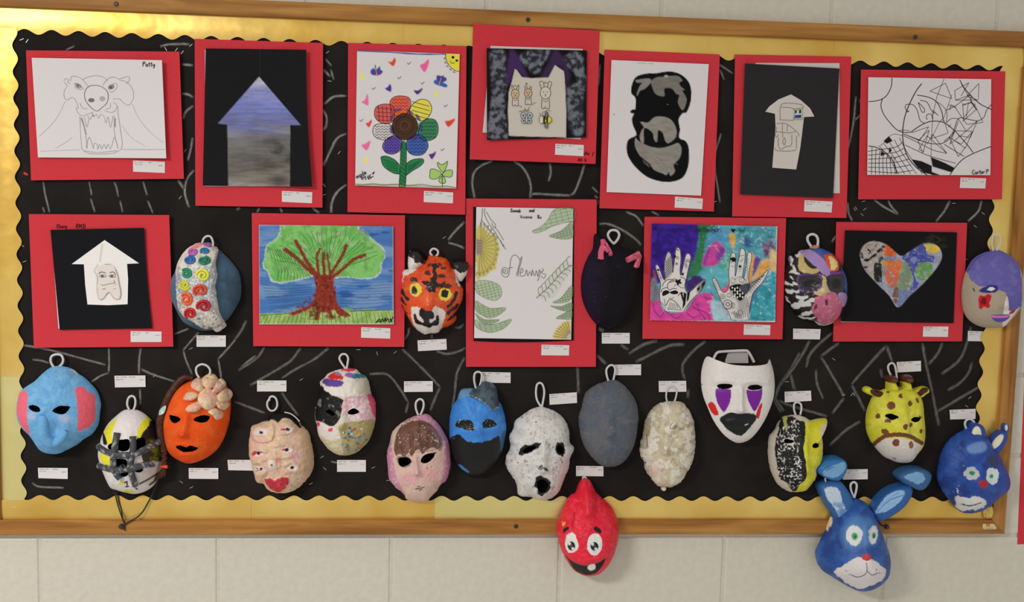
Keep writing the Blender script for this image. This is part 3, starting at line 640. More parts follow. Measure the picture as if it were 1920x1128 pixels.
for P in ('372 655 366 800 360 928', '402 655 404 760 398 928', '246 745 280 738 330 760 362 795', '246 745 262 800 320 842 364 848', '402 790 440 762 500 754 512 772 490 800 440 830 402 858'): s.line(P, 3.6, (20, 40, 28))
for k in range(10): s.line([(370, 680+k*25), (398, 702+k*25)], 3, (16, 62, 36))
for k in range(4): s.line([(268+k*6, 762+k*17), (350, 790+k*14)], 2.6, (18, 70, 40)); s.line([(412, 800+k*12), (495-k*14, 766+k*14)], 2.6, (18, 70, 40))
for (x, y) in ((410, 165), (350, 255), (494, 288), (190, 322), (638, 430), (113, 520), (618, 702)): s.line([(x, y-8), (x+7, y+4), (x+22, y-12)], 2.6, B, sm=False)
for P in ('600 776 618 790 640 785 660 770 655 800 632 838 600 800', '550 850 556 820 590 822 622 848 590 880 552 876', '628 855 650 828 690 828 684 866 650 866', '628 862 645 880 645 905 616 905 606 885'): s.line(P, 3, (40, 62, 32), closed=True)
s.line('626 845 628 930', 4, (50, 100, 50)); s.line('648 104 652 140 672 176 704 204 736 214', 3, B)
for (x, y) in ((646, 124), (650, 150), (662, 172), (682, 192), (704, 208)): s.line([(x, y), (x-10, y+8), (x+6, y+12)], 2.6, B, sm=False)
s.circ(694, 124, 9, 8, 0, B, fill=B); s.circ(718, 144, 8, 7, 0, B, fill=B); s.line('676 146 685 160 705 158', 2.6, B)
s.line('214 200 224 240', 6, (226, 120, 90)); s.line('622 250 606 300', 6, (226, 120, 90)); s.line('206 172 214 196 212 170', 2, B); s.line('624 236 632 250 636 232', 2, B)
s.line('88 912 130 916 200 910 260 918 340 912 420 920 500 914 580 926 650 924 712 934', 3, (70, 100, 50))
s.text('made', 96, 880, 30, 4, B, -28); s.text('by', 126, 886, 30, 4, B, -28); s.line('160 860 168 880 172 856', 4, B); s.line('180 850 178 872 196 864', 4, B); s.fill('190 850 205 832 202 848', B); s.line('168 884 200 862', 3, B); s.done('felt_pen_lines')

# 4 ---- chalked night with cat-shaped white window
C = (870, 40, 4.177)
t, m = artwork('black and purple chalked paper with white cat shape holding small pen drawn animals, red mount', C, '72 20 1064 72 1030 1116 45 1080', '716 958 938 968 936 1056 712 1044', 14, (.001, .004, .001, .003), .0132)
m.text('dhe', 935, 1046, 30, 5, (92, 14, 18), 0, .2); m.text('E', 1000, 1052, 30, 5, (92, 14, 18), 0, .3); m.text('RM 31', 892, 1098, 26, 5, (92, 14, 18), 0); m.done('hand_lettering')
paper(t, m, C, '208 192 930 216 914 924 146 870', .0012, (.0, .001, 0, .001), name='backing_sheet', base=(206, 200, 192), step=14)
def pt(c):
    c.poly('330 480 345 300 370 220 430 280 500 440 470 440 400 380 360 480', (74, 46, 96), a=.8, aa=30); c.poly('600 440 660 330 710 225 780 290 830 420 800 500 790 390 715 345 665 440', (66, 44, 82), a=.8, aa=30)
    for i, P in enumerate(('200 240 260 225 320 240 330 400 335 520 320 700 345 900 300 915 195 910 190 800 215 600 210 400', '440 260 520 225 660 220 665 270 620 330 590 400 530 405 500 360 450 320', '780 280 850 240 925 250 940 400 955 460 930 640 940 800 920 890 850 880 815 780 805 560 820 490 890 480 860 400 800 340')):
        Q = smooth(P, True, 3); sd = sdpoly(c.x+10*(c.nz(20, i)-.5), c.y+10*(c.nz(20, i+4)-.5), Q)
        c.put(sstep(12, -14, sd)*(.12+.88*sstep(.36, .66, c.nz(30, 40+i, 4)))*.85, (118, 122, 134))
    c.poly('398 374 412 380 455 438 530 444 662 440 712 342 784 392 792 500 800 700 798 908 520 902 352 896 344 700 350 560 375 470', (196, 188, 176), sm=False)
s = paper(t, m, C, '178 210 962 228 956 908 180 930', .0030, (.004, .004, .001, .003), name='chalked_sheet', base=(24, 23, 25), paint=pt, step=1.6, material='drawing_paper')
B = (34, 28, 26); S = 4.0
def critter(x, y, r, ears, tail, col):
    s.circ(x, y, r*.85, r, 3, B, fill=col); s.circ(x-r*.3, y-r*.15, 4, 4, 0, B, fill=B); s.circ(x+r*.3, y-r*.15, 4, 4, 0, B, fill=B)
    s.fill([(x-6, y+r*.22), (x+6, y+r*.22), (x, y+r*.45)], B, False); s.line([(x, y+r*.4), (x-7, y+r*.62)], 2, B); s.line([(x, y+r*.4), (x+7, y+r*.62)], 2, B)
    for P in ears: s.line([(x+a, y+b) for a, b in L(P)], 3, B)
    s.line([(x-r*.6, y+r*.9), (x-r*.65, y+r*2.3), (x-r*.5, y+r*2.6), (x, y+r*2.5), (x+r*.5, y+r*2.65), (x+r*.68, y+r*2.3), (x+r*.6, y+r*.9)], 3, B)
    s.line([(x-r*.4, y+r*1.2), (x, y+r*1.5), (x+r*.4, y+r*1.2)], 2.4, B); s.line([(x-r*.1, y+r*2.2), (x-r*.1, y+r*2.5)], 2, B)
    if tail: s.line([(x+a, y+b) for a, b in L(tail)], 6, col); s.line([(x+a, y+b) for a, b in L(tail)], 2, B)
critter(401, 568, 36, ('-24 -24 -26 -72 -6 -34', '6 -34 28 -72 24 -24', '-14 -58 0 -66 14 -58'), '26 90 50 100 42 104', (196, 170, 132)); critter(503, 562, 35, ('-22 -22 -28 -48 -14 -56 -6 -34', '8 -34 16 -54 26 -46 22 -22', '-20 -62 -14 -82 -4 -64'), '26 92 50 76 60 78', (190, 160, 136)); critter(638, 560, 47, ('-32 -30 -46 -86 -18 -86 -10 -44', '14 -44 26 -88 48 -80 34 -30', '-14 -72 0 -84 14 -72'), None, (200, 192, 180))
for dx, dy, rr in ((-26, -24, 20), (26, -24, 20), (-22, 18, 18), (22, 18, 18)): s.circ(490+dx, 760+dy, rr, rr*1.2, 3, B, fill=(170, 178, 184)); s.circ(490+dx, 760+dy, 8, 9, 0, B, fill=(70, 100, 110))
s.circ(490, 765, 9, 36, 3, B, fill=(180, 176, 170)); s.line('488 712 474 676', 3, B); s.line('492 712 514 668', 3, B); s.line('430 712 440 700 450 708 460 696 470 704 480 692 500 700 508 692', 3, B)
s.circ(640, 770, 46, 32, 3, B, fill=(206, 200, 60)); s.circ(606, 770, 16, 30, 2.5, B, fill=(205, 198, 186)); s.line('628 742 628 800', 10, B); s.line('652 740 652 800', 10, B); s.circ(646, 740, 12, 34, 3, B, fill=(110, 108, 110)); s.circ(644, 812, 12, 26, 3, B, fill=(120, 116, 112)); s.line('600 742 592 716', 3, B); s.line('614 742 612 712', 3, B); s.line('618 712 640 704 652 696 676 700', 3, B); s.done('pen_lines')

# 5 ---- tall black blot with grey patches
C = (1120, 85, 3.579)
t, m = artwork('white paper with a tall black stacked blot shape filled with grey pencil patches, red mount', C, '50 28 822 60 782 1114 14 1092', '522 1014 708 1028 704 1098 518 1088', 15)
def pt(c):
    c.poly('255 215 320 190 400 186 440 178 500 176 560 195 610 240 630 300 626 380 600 448 572 456 545 500 555 560 550 620 590 640 612 680 616 760 605 830 570 890 500 915 420 912 330 880 250 810 205 740 196 680 210 630 262 600 240 540 232 490 252 440 256 355 230 325 228 280', (20, 19, 20))
    c.poly('222 440 245 428 270 440 262 455 228 455', (20, 19, 20))
    c.poly('262 232 350 222 358 250 320 290 285 305 270 338 264 330 280 280 300 252 265 250', (132, 128, 122)); c.poly('362 240 400 214 450 210 480 206 540 205 572 236 550 250 560 275 588 300 570 305 600 360 580 430 560 425 540 380 550 335 528 325 500 290 450 290 452 335 430 342 390 325 370 285', (118, 114, 108)); c.ell(462, 208, 14, 9, (168, 162, 156))
    c.poly('288 512 340 518 380 484 430 476 490 495 525 545 530 610 480 655 455 640 440 590 408 570 402 640 392 648 378 625 370 585 315 555 312 650 296 655 284 610 300 565 312 548', (140, 135, 128))
    c.poly('256 622 275 640 300 655 360 680 430 688 500 670 545 655 566 700 550 760 510 800 522 840 500 872 485 870 482 850 462 870 440 860 380 835 350 790 290 745 262 700 250 660', (138, 133, 126))
    g = (c.nz(26, 3, 4, .5, 1.6)-.5)*.5; lum = c.col.mean(1); k = np.clip((lum-.05)/.05, 0, 1)*np.clip((.5-lum)/.1, 0, 1)
    c.col = c.col*(1+g*k)[:, None]
s = paper(t, m, C, '95 98 748 126 696 1008 62 984', .0020, (.001, .003, .001, .002), paint=pt, step=1.6)
for k in range(26):
    rnd = random.Random(k); x = 275+rnd.random()*250; y = 690+rnd.random()*110; 
    if abs(x-400)/170+abs(y-740)/120 < 1: s.line([(x, y), (x+40, y+rnd.uniform(18, 40))], 1.4, (176, 170, 164))
s.line('108 460 116 464', 4, (60, 56, 54)); s.line('466 394 478 398', 4, (120, 116, 112)); s.line('275 122 300 118 330 124', 3, (170, 165, 160)); s.line('340 122 380 124', 3, (170, 165, 160)); s.done('pencil_lines')

# 6 ---- charcoal sheet with white arrow house
C = (1360, 90, 3.524)
t, m = artwork('charcoal grey sheet with white arrow shaped house and pencilled cube, red mount', C, '64 42 832 56 800 1122 45 1112', '524 1004 708 1014 702 1086 520 1078', 16)
paper(t, m, C, '200 98 754 100 756 958 140 968', .0012, (0, .001, 0, .001), name='backing_sheet', base=(200, 194, 188), step=14)
s = paper(t, m, C, '130 102 754 135 712 990 98 966', .0034, (.001, .003, .002, .003), name='charcoal_sheet', base=(46, 45, 46), step=9)
s.fill('434 306 500 345 560 398 588 452 520 456 510 540 495 660 468 802 390 796 310 790 322 640 332 520 328 434 264 420 290 386 350 340', (198, 190, 182), False)
g = (120, 116, 114)
for P in ('362 476 364 390 395 364 505 374 512 400', '364 390 450 402 452 476', '450 402 512 396', '362 474 452 478', '338 500 380 495 420 510 480 560 486 585', '340 520 335 550 330 580 340 588 352 570', '378 500 376 556', '410 508 408 552', '335 552 430 560 470 545', '380 560 378 590', '350 590 352 650 370 668 400 650 436 640 440 570', '390 590 380 620 390 640 398 610 390 590', '470 580 470 665', '326 660 345 678 430 680 468 672'): s.line(P, 3, g)
s.fill('454 406 512 404 512 474 456 474', (150, 176, 96), False); s.fill('462 412 506 410 506 466 462 466', (190, 192, 190), False); s.fill('460 412 472 412 470 430 460 430', (30, 36, 80), False); s.fill('488 408 500 408 500 430 488 432', (30, 34, 40), False); s.fill('460 444 502 440 500 462 460 462', (44, 62, 140), False); s.done('paper_house_and_pencil_lines')

# 7 ---- black pen abstract
C = (1600, 100, 3.759)
t, m = artwork('black pen abstract of curves, grid and overlapping triangles on white paper, red mount', C, '54 114 1072 126 1048 1028 34 1028', '756 874 936 880 930 952 750 948', 17)
s = paper(t, m, C, '106 168 972 182 966 858 98 856', .0020, (.001, .003, .001, .002), step=9)
B = (28, 26, 26)
for P, w in (('272 172 268 230 240 290 205 320 160 335 108 340', 5), ('205 316 195 370 215 430 260 490 310 540 370 558 410 552', 5), ('410 552 470 510 540 480 610 480 660 500 715 545', 5.5), ('482 212 440 270 390 370 360 460 348 560 355 640 380 720 430 790 480 830 520 856', 6), ('715 545 680 600 620 635 540 634 460 608 355 568', 4.5), ('750 186 780 240 840 310 900 360 975 396', 5), ('972 360 940 400 920 450 875 475 800 462 740 460 700 560 640 620', 4), ('740 460 690 460 655 490', 3.5), ('716 545 800 640 845 700', 5), ('972 656 880 690 780 740 720 800 682 856', 5), ('108 652 170 665 240 710 290 780 306 850', 5.5),
             ('450 294 520 306 570 328 600 360 626 420 634 480', 5), ('570 330 630 370 660 420 656 486', 3), ('470 330 520 345 550 400 590 428', 4), ('460 346 500 390 498 415 482 410 470 380 458 346', 4), ('560 470 550 430 520 432 515 458 524 464', 4), ('380 412 366 385 375 360 420 362 450 400 470 470 500 492', 4), ('392 404 380 412', 7), ('320 546 350 540 395 545', 3), ('355 580 480 640 560 680 655 705', 3.5), ('365 645 480 700 560 730 720 774', 3.5), ('640 640 780 726', 4), ('360 570 460 612', 3)): s.line(P, w, B)
for P, w in (('640 180 590 300 560 440 550 600 548 740', 2.6), ('540 266 650 210 694 320', 3), ('540 266 690 318', 3), ('694 290 640 450 610 480 550 600', 2.4), ('815 206 715 262 720 330', 3), ('815 206 760 300', 3), ('885 212 800 300 882 330', 3), ('885 212 882 320', 2.6), ('882 328 720 330 830 290', 3), ('760 212 870 400 830 340 770 370', 3), ('648 404 720 370 800 310 830 290 830 350 770 360', 3.4), ('668 362 725 384 690 360 680 400', 3), ('770 350 780 470', 2.8), ('810 350 796 460', 2.8), ('830 344 866 396 770 480', 3), ('720 384 800 500 915 486 850 350', 3), ('860 356 770 460', 2.6), ('740 460 796 548 680 640 740 480', 3), ('796 548 875 474 825 592 740 580', 3), ('716 545 840 548 790 668 676 588', 3), ('676 588 740 728 790 660', 3), ('690 600 760 640 840 550', 3), ('456 616 535 540 490 704 456 616', 3), ('410 560 532 516 466 616 440 600', 3), ('520 580 660 705 560 570 520 640', 3), ('550 600 668 562 640 470', 2.8), ('520 580 460 680 500 690', 2.6), ('600 440 560 400 560 470', 2.6), ('690 500 670 520', 2.6)): s.line(P, w, B, sm=False)
for k in range(6): s.line([(104, 690+k*28), (200, 676+k*32), (300, 660+k*36), (350+k*14, 624+k*40)], 3.6, B); 
for k in range(7): s.line([(132+k*28, 660+k*12), (130+k*26, 760), (128+k*28, 852)], 3.2, B)
for k in range(5): s.line([(180+k*36, 650-k*14), (240+k*36, 720-k*4), (320+k*42, 850)], 3, B)
s.line('215 620 280 570 350 580', 2.4, B); s.line('190 650 260 600', 2.4, B)
for P in ('250 584 276 616 236 636 214 618', '196 684 226 710 194 724', '256 660 272 686 250 700', '410 746 480 760 552 792 552 852 500 840 440 790', '548 732 640 770 712 806 690 836 560 796', '552 836 612 856 552 856'): s.fill(P, B, False)
s.text('Carter', 836, 852, 31, 4.2, B, -3, .1, .93); s.text('P.', 936, 848, 32, 4.4, B); s.done('pen_lines')

# 8 ---- black paper with white house and face
C = (40, 390, 4.177)
t, m = artwork('black paper with plain white house shape and small smirking pencil face, red mount', C, '58 46 1158 54 1190 1084 98 1092', '856 962 1098 966 1098 1048 856 1048', 18, (.001, .006, .001, .003))
m.text('Khang', 275, 158, 34, 5, (70, 10, 16), -2, .1, .9); m.text('RM31', 424, 158, 36, 5.5, (60, 10, 16), 0, .1); m.done('hand_lettering')
paper(t, m, C, '236 190 940 170 1000 930 290 944', .0010, (.0, 0, 0, 0), name='backing_sheet', base=(210, 206, 200), step=16)
s = paper(t, m, C, '228 170 962 154 1024 940 300 952', .0030, (.001, .004, .001, .002), name='black_sheet', base=(26, 26, 31), step=9, edges=(0, -2, 0, 0))
s.fill('652 250 922 432 828 436 836 560 832 752 680 760 518 754 500 600 490 440 394 438', (226, 222, 220), False)
s.fill('600 470 660 440 720 452 745 500 770 600 776 700 740 712 710 680 690 660 660 680 640 708 610 712 602 640 590 560 596 500', (216, 206, 200))
g = (150, 138, 134)
for P in ('600 440 570 490 596 540 590 630 602 700 620 716 650 700 668 670 690 660 712 690 735 712 770 706 776 650 765 600 752 520 735 480', '630 280 612 420', '650 440 700 440'): s.line(P, 2.8, g)
for P in ('606 514 625 500 660 508', '692 506 720 500 740 520'): s.line(P, 5, (80, 74, 76))
for x in (638, 712): s.circ(x, 532, 26, 10, 3, (96, 92, 94), fill=(196, 192, 190)); s.circ(x-4, 532, 12, 9, 0, g, fill=(96, 94, 96))
s.line('624 596 640 604 680 594 726 584 730 570', 3.2, (120, 108, 106)); s.line('724 565 735 600', 2.6, g); s.line('634 634 658 630', 4, (120, 106, 104)); s.line('720 632 740 630', 2.4, g); s.done('paper_house_and_pencil_lines')

# 9 ---- tree painting
C = (460, 390, 4.177)
t, m = artwork('pastel picture of a red trunked tree with green crown on blue, red mount', C, '50 38 1250 56 1244 1086 62 1080', '908 932 1136 940 1134 1022 906 1014', 19)
def pt(c):
    c.col = rgb((72, 116, 176))*(.72+.56*c.nz(70, 2, 4, .35, 1.5))[:, None]; c.put(sstep(.42, .68, c.nz(80, 6, 4, .4, 1.4))*.7, (124, 154, 190)); c.put(sstep(.66, .75, c.nz(60, 9, 3, .3, 1.2))*.7, (30, 74, 150))
    c.poly('320 110 850 120 890 170 960 215 1020 260 1080 310 1095 380 1070 430 1065 500 1020 545 930 556 800 545 700 548 600 530 520 540 400 570 260 590 200 570 175 500 140 470 135 420 150 390 165 290 240 240 270 180', (196, 206, 196), wob=5, a=.8)
    c.poly('330 110 840 120 880 175 950 225 1010 270 1070 320 1085 385 1060 430 1052 495 1010 535 920 546 790 535 700 538 600 520 520 530 390 560 270 580 210 560 185 495 150 465 147 420 160 390 175 300 250 245 280 185', (104, 178, 88), wob=6)
    Pn = '330 110 840 120 1070 320 1085 385 1010 535 790 535 520 530 270 580 150 465 160 390 175 300 280 185'
    c.speck((140, 196, 116), .55, 60, 5, .1, .6, Pn); c.speck((100, 146, 84), .62, 50, 15, .1, .6, Pn); c.speck((168, 184, 150), .70, 30, 25, .05, .8, Pn)
    c.poly('104 826 350 820 560 760 760 790 860 806 1165 796 1165 920 104 920', (160, 186, 112), sm=False, wob=4); c.speck((120, 160, 80), .55, 40, 33, .08, .7, '104 830 560 780 1165 806 1165 920 104 920')
    R = (134, 50, 38)
    c.poly('540 540 620 520 690 545 690 620 710 660 720 740 760 790 815 830 815 850 730 840 700 800 670 800 690 850 665 858 640 820 590 820 575 870 545 875 555 790 540 770 480 800 380 838 345 826 440 785 520 740 545 660 548 590', R, wob=4)
    for P, w in (('570 540 480 470 400 390 310 325', 30), ('560 520 490 430 440 340 395 260', 28), ('575 520 565 440 560 370 585 318', 22), ('620 520 612 440 612 350', 24), ('660 520 655 440 640 360', 16), ('660 530 710 450 760 370 790 292', 26), ('680 540 760 480 850 400 935 368', 26)): c.line(P, w, R, wob=4)
    c.speck((88, 34, 28), .6, 22, 41, .06, .8, '540 540 690 545 720 740 815 850 545 875 345 826 545 660'); c.speck((170, 84, 64), .68, 14, 47, .05, .7, '540 540 690 545 720 740 815 850 545 875 345 826 545 660')
    e = np.minimum.reduce([c.x-106, 1160-c.x, c.y-130, 908-c.y]); c.put(sstep(8, 2, e+4*(c.nz(20, 3)-.5))*.6, (205, 205, 205))
s = paper(t, m, C, '106 130 1158 142 1162 910 110 910', .0020, (.001, .005, .001, .002), name='pastel_painting', paint=pt, step=1.6)
rnd = random.Random(3)
for k in range(26):
    a = -2.75+k*.092; x0 = 640+60*math.cos(a); y0 = 520+60*math.sin(a); R_ = 400 if abs(a+1.57) > .9 else 370
    x1 = 630+R_*1.15*math.cos(a); y1 = 540+R_*math.sin(a)
    if y1 < 138: f = (138-y0)/(y1-y0); x1 = x0+(x1-x0)*f; y1 = 138
    P = [(x0+(x1-x0)*q/5+rnd.uniform(-9, 9), y0+(y1-y0)*q/5+rnd.uniform(-8, 8)) for q in range(1, 6)]
    s.line(P, 2.0, (62, 96, 48), jit=.5)
for k in range(11): s.line([(160+k*22, 300+k*4), (190+k*24, 330+k*14), (215+k*24, 420+k*6), (260+k*24, 470+k*6), (250+k*26, 560)], 2.2, (66, 92, 50), jit=.5)
for k in range(34):
    x = 112+k*31; s.line([(min(1150, max(116, x-30*(17-k)/17+rnd.uniform(-8, 8))), 840 if k < 10 else 815), (min(1152, max(116, x-70*(17-k)/17)), 905)], 2.2, (70, 104, 50))
s.line('112 838 350 824', 3, (50, 64, 50)); s.line('820 808 1000 800 1160 796', 3, (50, 64, 50))
for k in range(9): s.line([(130+k*8, 600+k*24), (300, 606+k*22+rnd.uniform(-6, 6)), (520, 600+k*18)], 1.6, (46, 74, 120)); s.line([(740, 575+k*24), (900, 580+k*25+rnd.uniform(-8, 8)), (1140, 575+k*23)], 1.6, (46, 74, 120))
for P in ('1020 900 1050 868 1058 895', '1030 890 1056 884', '1064 894 1072 866 1084 890 1096 856', '1096 856 1100 888 1112 862 1124 884', '1128 872 1140 866 1136 888 1124 884', '1140 890 1158 850'): s.line(P, 6, (20, 24, 22))
s.done('crayon_lines')

# 10 ---- flowers lettering sheet
C = (865, 365, 3.419)
t, m = artwork('white sheet of pale green leaves and yellow sunflowers around cursive word, red mount', C, '28 24 868 30 862 1102 30 1102', '514 960 692 964 690 1030 512 1028', 20)
paper(t, m, C, '76 76 722 86 720 932 78 936', .0008, (.001, .002, 0, .002), name='black_backing_sheet', base=(22, 21, 22), step=16, edges=(0, 0, 0, 3))
LV = [('600 92 718 92 716 168 650 176 580 202 540 225 480 245 455 232 510 205 555 160', (150, 180, 134)), ('564 262 640 230 700 178 712 190 712 272 650 284 600 276', (130, 158, 112)), ('92 560 150 548 220 565 256 600 254 650 210 678 140 655 94 620', (160, 182, 140)), ('90 680 130 700 190 728 286 724 240 770 180 790 130 770 92 740', (140, 166, 116)), ('90 760 150 800 244 800 190 828 130 820', (132, 160, 110)), ('90 800 140 830 220 828 320 796 280 850 200 882 130 870 90 840', (150, 178, 132)),
      ('586 690 640 660 708 580 708 660 660 690', (140, 170, 120)), ('572 712 640 716 706 690 704 742 650 742', (128, 158, 106)), ('608 790 660 760 706 736 704 794 650 796', (140, 172, 120)), ('480 660 520 600 560 540 610 470 650 430 705 440 705 480 660 560 600 650 560 665', (170, 186, 160))]
def pt(c):
    for i, (P, k) in enumerate(LV): c.poly(P, k, a=.3 if i == 9 else .75)
    c.poly('96 220 140 205 170 240 210 260 236 300 246 350 230 420 212 470 170 505 130 525 98 535', (196, 184, 104), wob=8); c.poly('96 280 125 300 135 335 125 370 96 390', (176, 156, 140)); c.poly('586 900 600 870 620 850 650 820 690 806 702 820 702 926 640 926 590 920', (204, 186, 110), wob=6); c.poly('650 910 675 880 702 868 702 926 660 926', (196, 180, 160))
s = paper(t, m, C, '96 78 718 88 704 928 82 918', .0022, (.001, .004, .001, .003), paint=pt, step=1.8)
g = (96, 108, 88)
for i, (P, k) in enumerate(LV):
    Q = smooth(P, True, 3)
    if i != 9: s.line(P, 2.2, (112, 134, 104), closed=True)
    Q = smooth(P, True, 3); lo = Q.min(0); hi = Q.max(0)
    if i == 9:
        s.line('480 662 560 590 640 500 704 450', 3, g)
        for j in range(9): x = 500+j*23; y = 645-j*24; s.line([(x, y), (x-8, y-40), (x+14, y-62)], 2.4, g); s.line([(x, y), (x+30, y+6), (x+42, y+38-j*3)], 2.4, g)
        continue
    for j in range(1, 7):
        for ax_ in (0, 1):
            v0 = lo+(hi-lo)*j/7; d = (np.array([.25, 1]) if ax_ == 0 else np.array([1, -.25]))
            T = np.linspace(-200, 200, 200); X = v0[0]+d[0]*T if ax_ == 0 else (lo[0]+hi[0])/2+d[0]*T; Y = (lo[1]+hi[1])/2+d[1]*T if ax_ == 0 else v0[1]+d[1]*T
            ins = np.nonzero(sdpoly(X, Y, Q) < -1)[0]
            if len(ins) > 8: s.line([(X[ins[0]], Y[ins[0]]), (X[ins[len(ins)//2]], Y[ins[len(ins)//2]]), (X[ins[-1]], Y[ins[-1]])], 1.7, (112, 134, 104))
for k in range(15):
    a = -1.45+k*.21; s.line([(118+20*math.cos(a), 335+40*math.sin(a)), (112+75*math.cos(a+.05), 340+110*math.sin(a+.05)), (106+130*math.cos(a), 345+172*math.sin(a))], 2.2, (150, 138, 84))
    s.line([(106+132*math.cos(a), 345+174*math.sin(a)), (106+112*math.cos(a+.1), 345+150*math.sin(a+.1)), (106+132*math.cos(a+.2), 345+174*math.sin(a+.2))], 2.0, (140, 130, 90))
for k in range(8): a = 3.3+k*.17; s.line([(705+30*math.cos(a), 925+40*math.sin(a)), (705+112*math.cos(a), 925+115*math.sin(a))], 2.6, (120, 100, 60))
for k in range(5): s.line([(98, 290+k*20), (130, 295+k*17)], 1.6, (130, 110, 110)); s.line([(100+k*8, 285+k*3), (100+k*8, 385-k*4)], 1.6, (130, 110, 110))
for P in ('135 85 132 150 125 205', '150 85 150 130 180 190 210 230 240 280 270 330 285 350', '160 110 190 160 215 185 218 210 205 205 195 180', '215 205 240 240 270 290', '125 160 160 200 190 240 240 280', '250 290 260 310 275 330 262 325'): s.line(P, 3, (92, 112, 92))
for P in ('272 498 284 490 280 478 268 484 270 500 292 505 298 480 280 465 262 475 258 505 275 525 300 520 310 470 318 410 340 385 365 400 375 420', '300 470 330 465', '352 520 365 470 380 410 388 400 380 440 362 510 370 522', '375 505 395 490 388 470 375 500 385 522 408 515', '408 515 418 480 425 520 440 490 450 520 455 480', '455 480 470 520 480 485 490 525', '490 525 500 480 505 500 495 540 485 550', '505 500 525 485 520 470', '510 520 530 535 540 510 520 505 515 490'): s.line(P, 2.8, (92, 100, 96))
s.text('Zainab', 314, 110, 22, 4, (40, 38, 38), 2); s.text('and', 434, 110, 22, 4, (40, 38, 38)); s.text('Vivienne', 376, 150, 22, 3.2, (84, 80, 80), 1); s.text('B', 488, 152, 24, 4, (50, 48, 50)); s.fill('500 140 507 146 514 136 508 156', (40, 36, 40)); s.done('pencil_lines')

# 11 ---- two hands
C = (1200, 395, 4.511)
t, m = artwork('two patterned pen drawn hands on violet, pink and turquoise painted ground, red mount', C, '38 50 1236 62 1204 1086 20 1082', '880 960 1104 966 1100 1052 876 1048', 21)
HA = '215 845 175 780 165 700 175 620 150 540 132 480 140 456 160 470 180 530 205 585 215 560 205 480 215 400 235 350 258 360 272 420 276 520 284 480 295 390 305 322 325 312 342 340 346 420 338 500 345 545 362 480 380 400 395 364 420 366 430 400 412 480 395 560 380 640 400 690 440 670 490 620 540 582 554 600 520 670 450 740 400 800 370 850'
HB = '770 915 745 850 700 790 660 700 630 630 612 580 625 568 650 590 680 660 710 690 740 670 755 610 750 520 762 420 775 360 795 355 810 380 806 470 806 555 822 470 840 380 850 326 870 318 890 350 884 440 868 545 880 560 895 480 905 400 915 352 940 356 945 400 925 500 920 590 935 610 980 590 1040 540 1080 500 1078 530 1040 600 960 690 940 760 925 830 920 915'
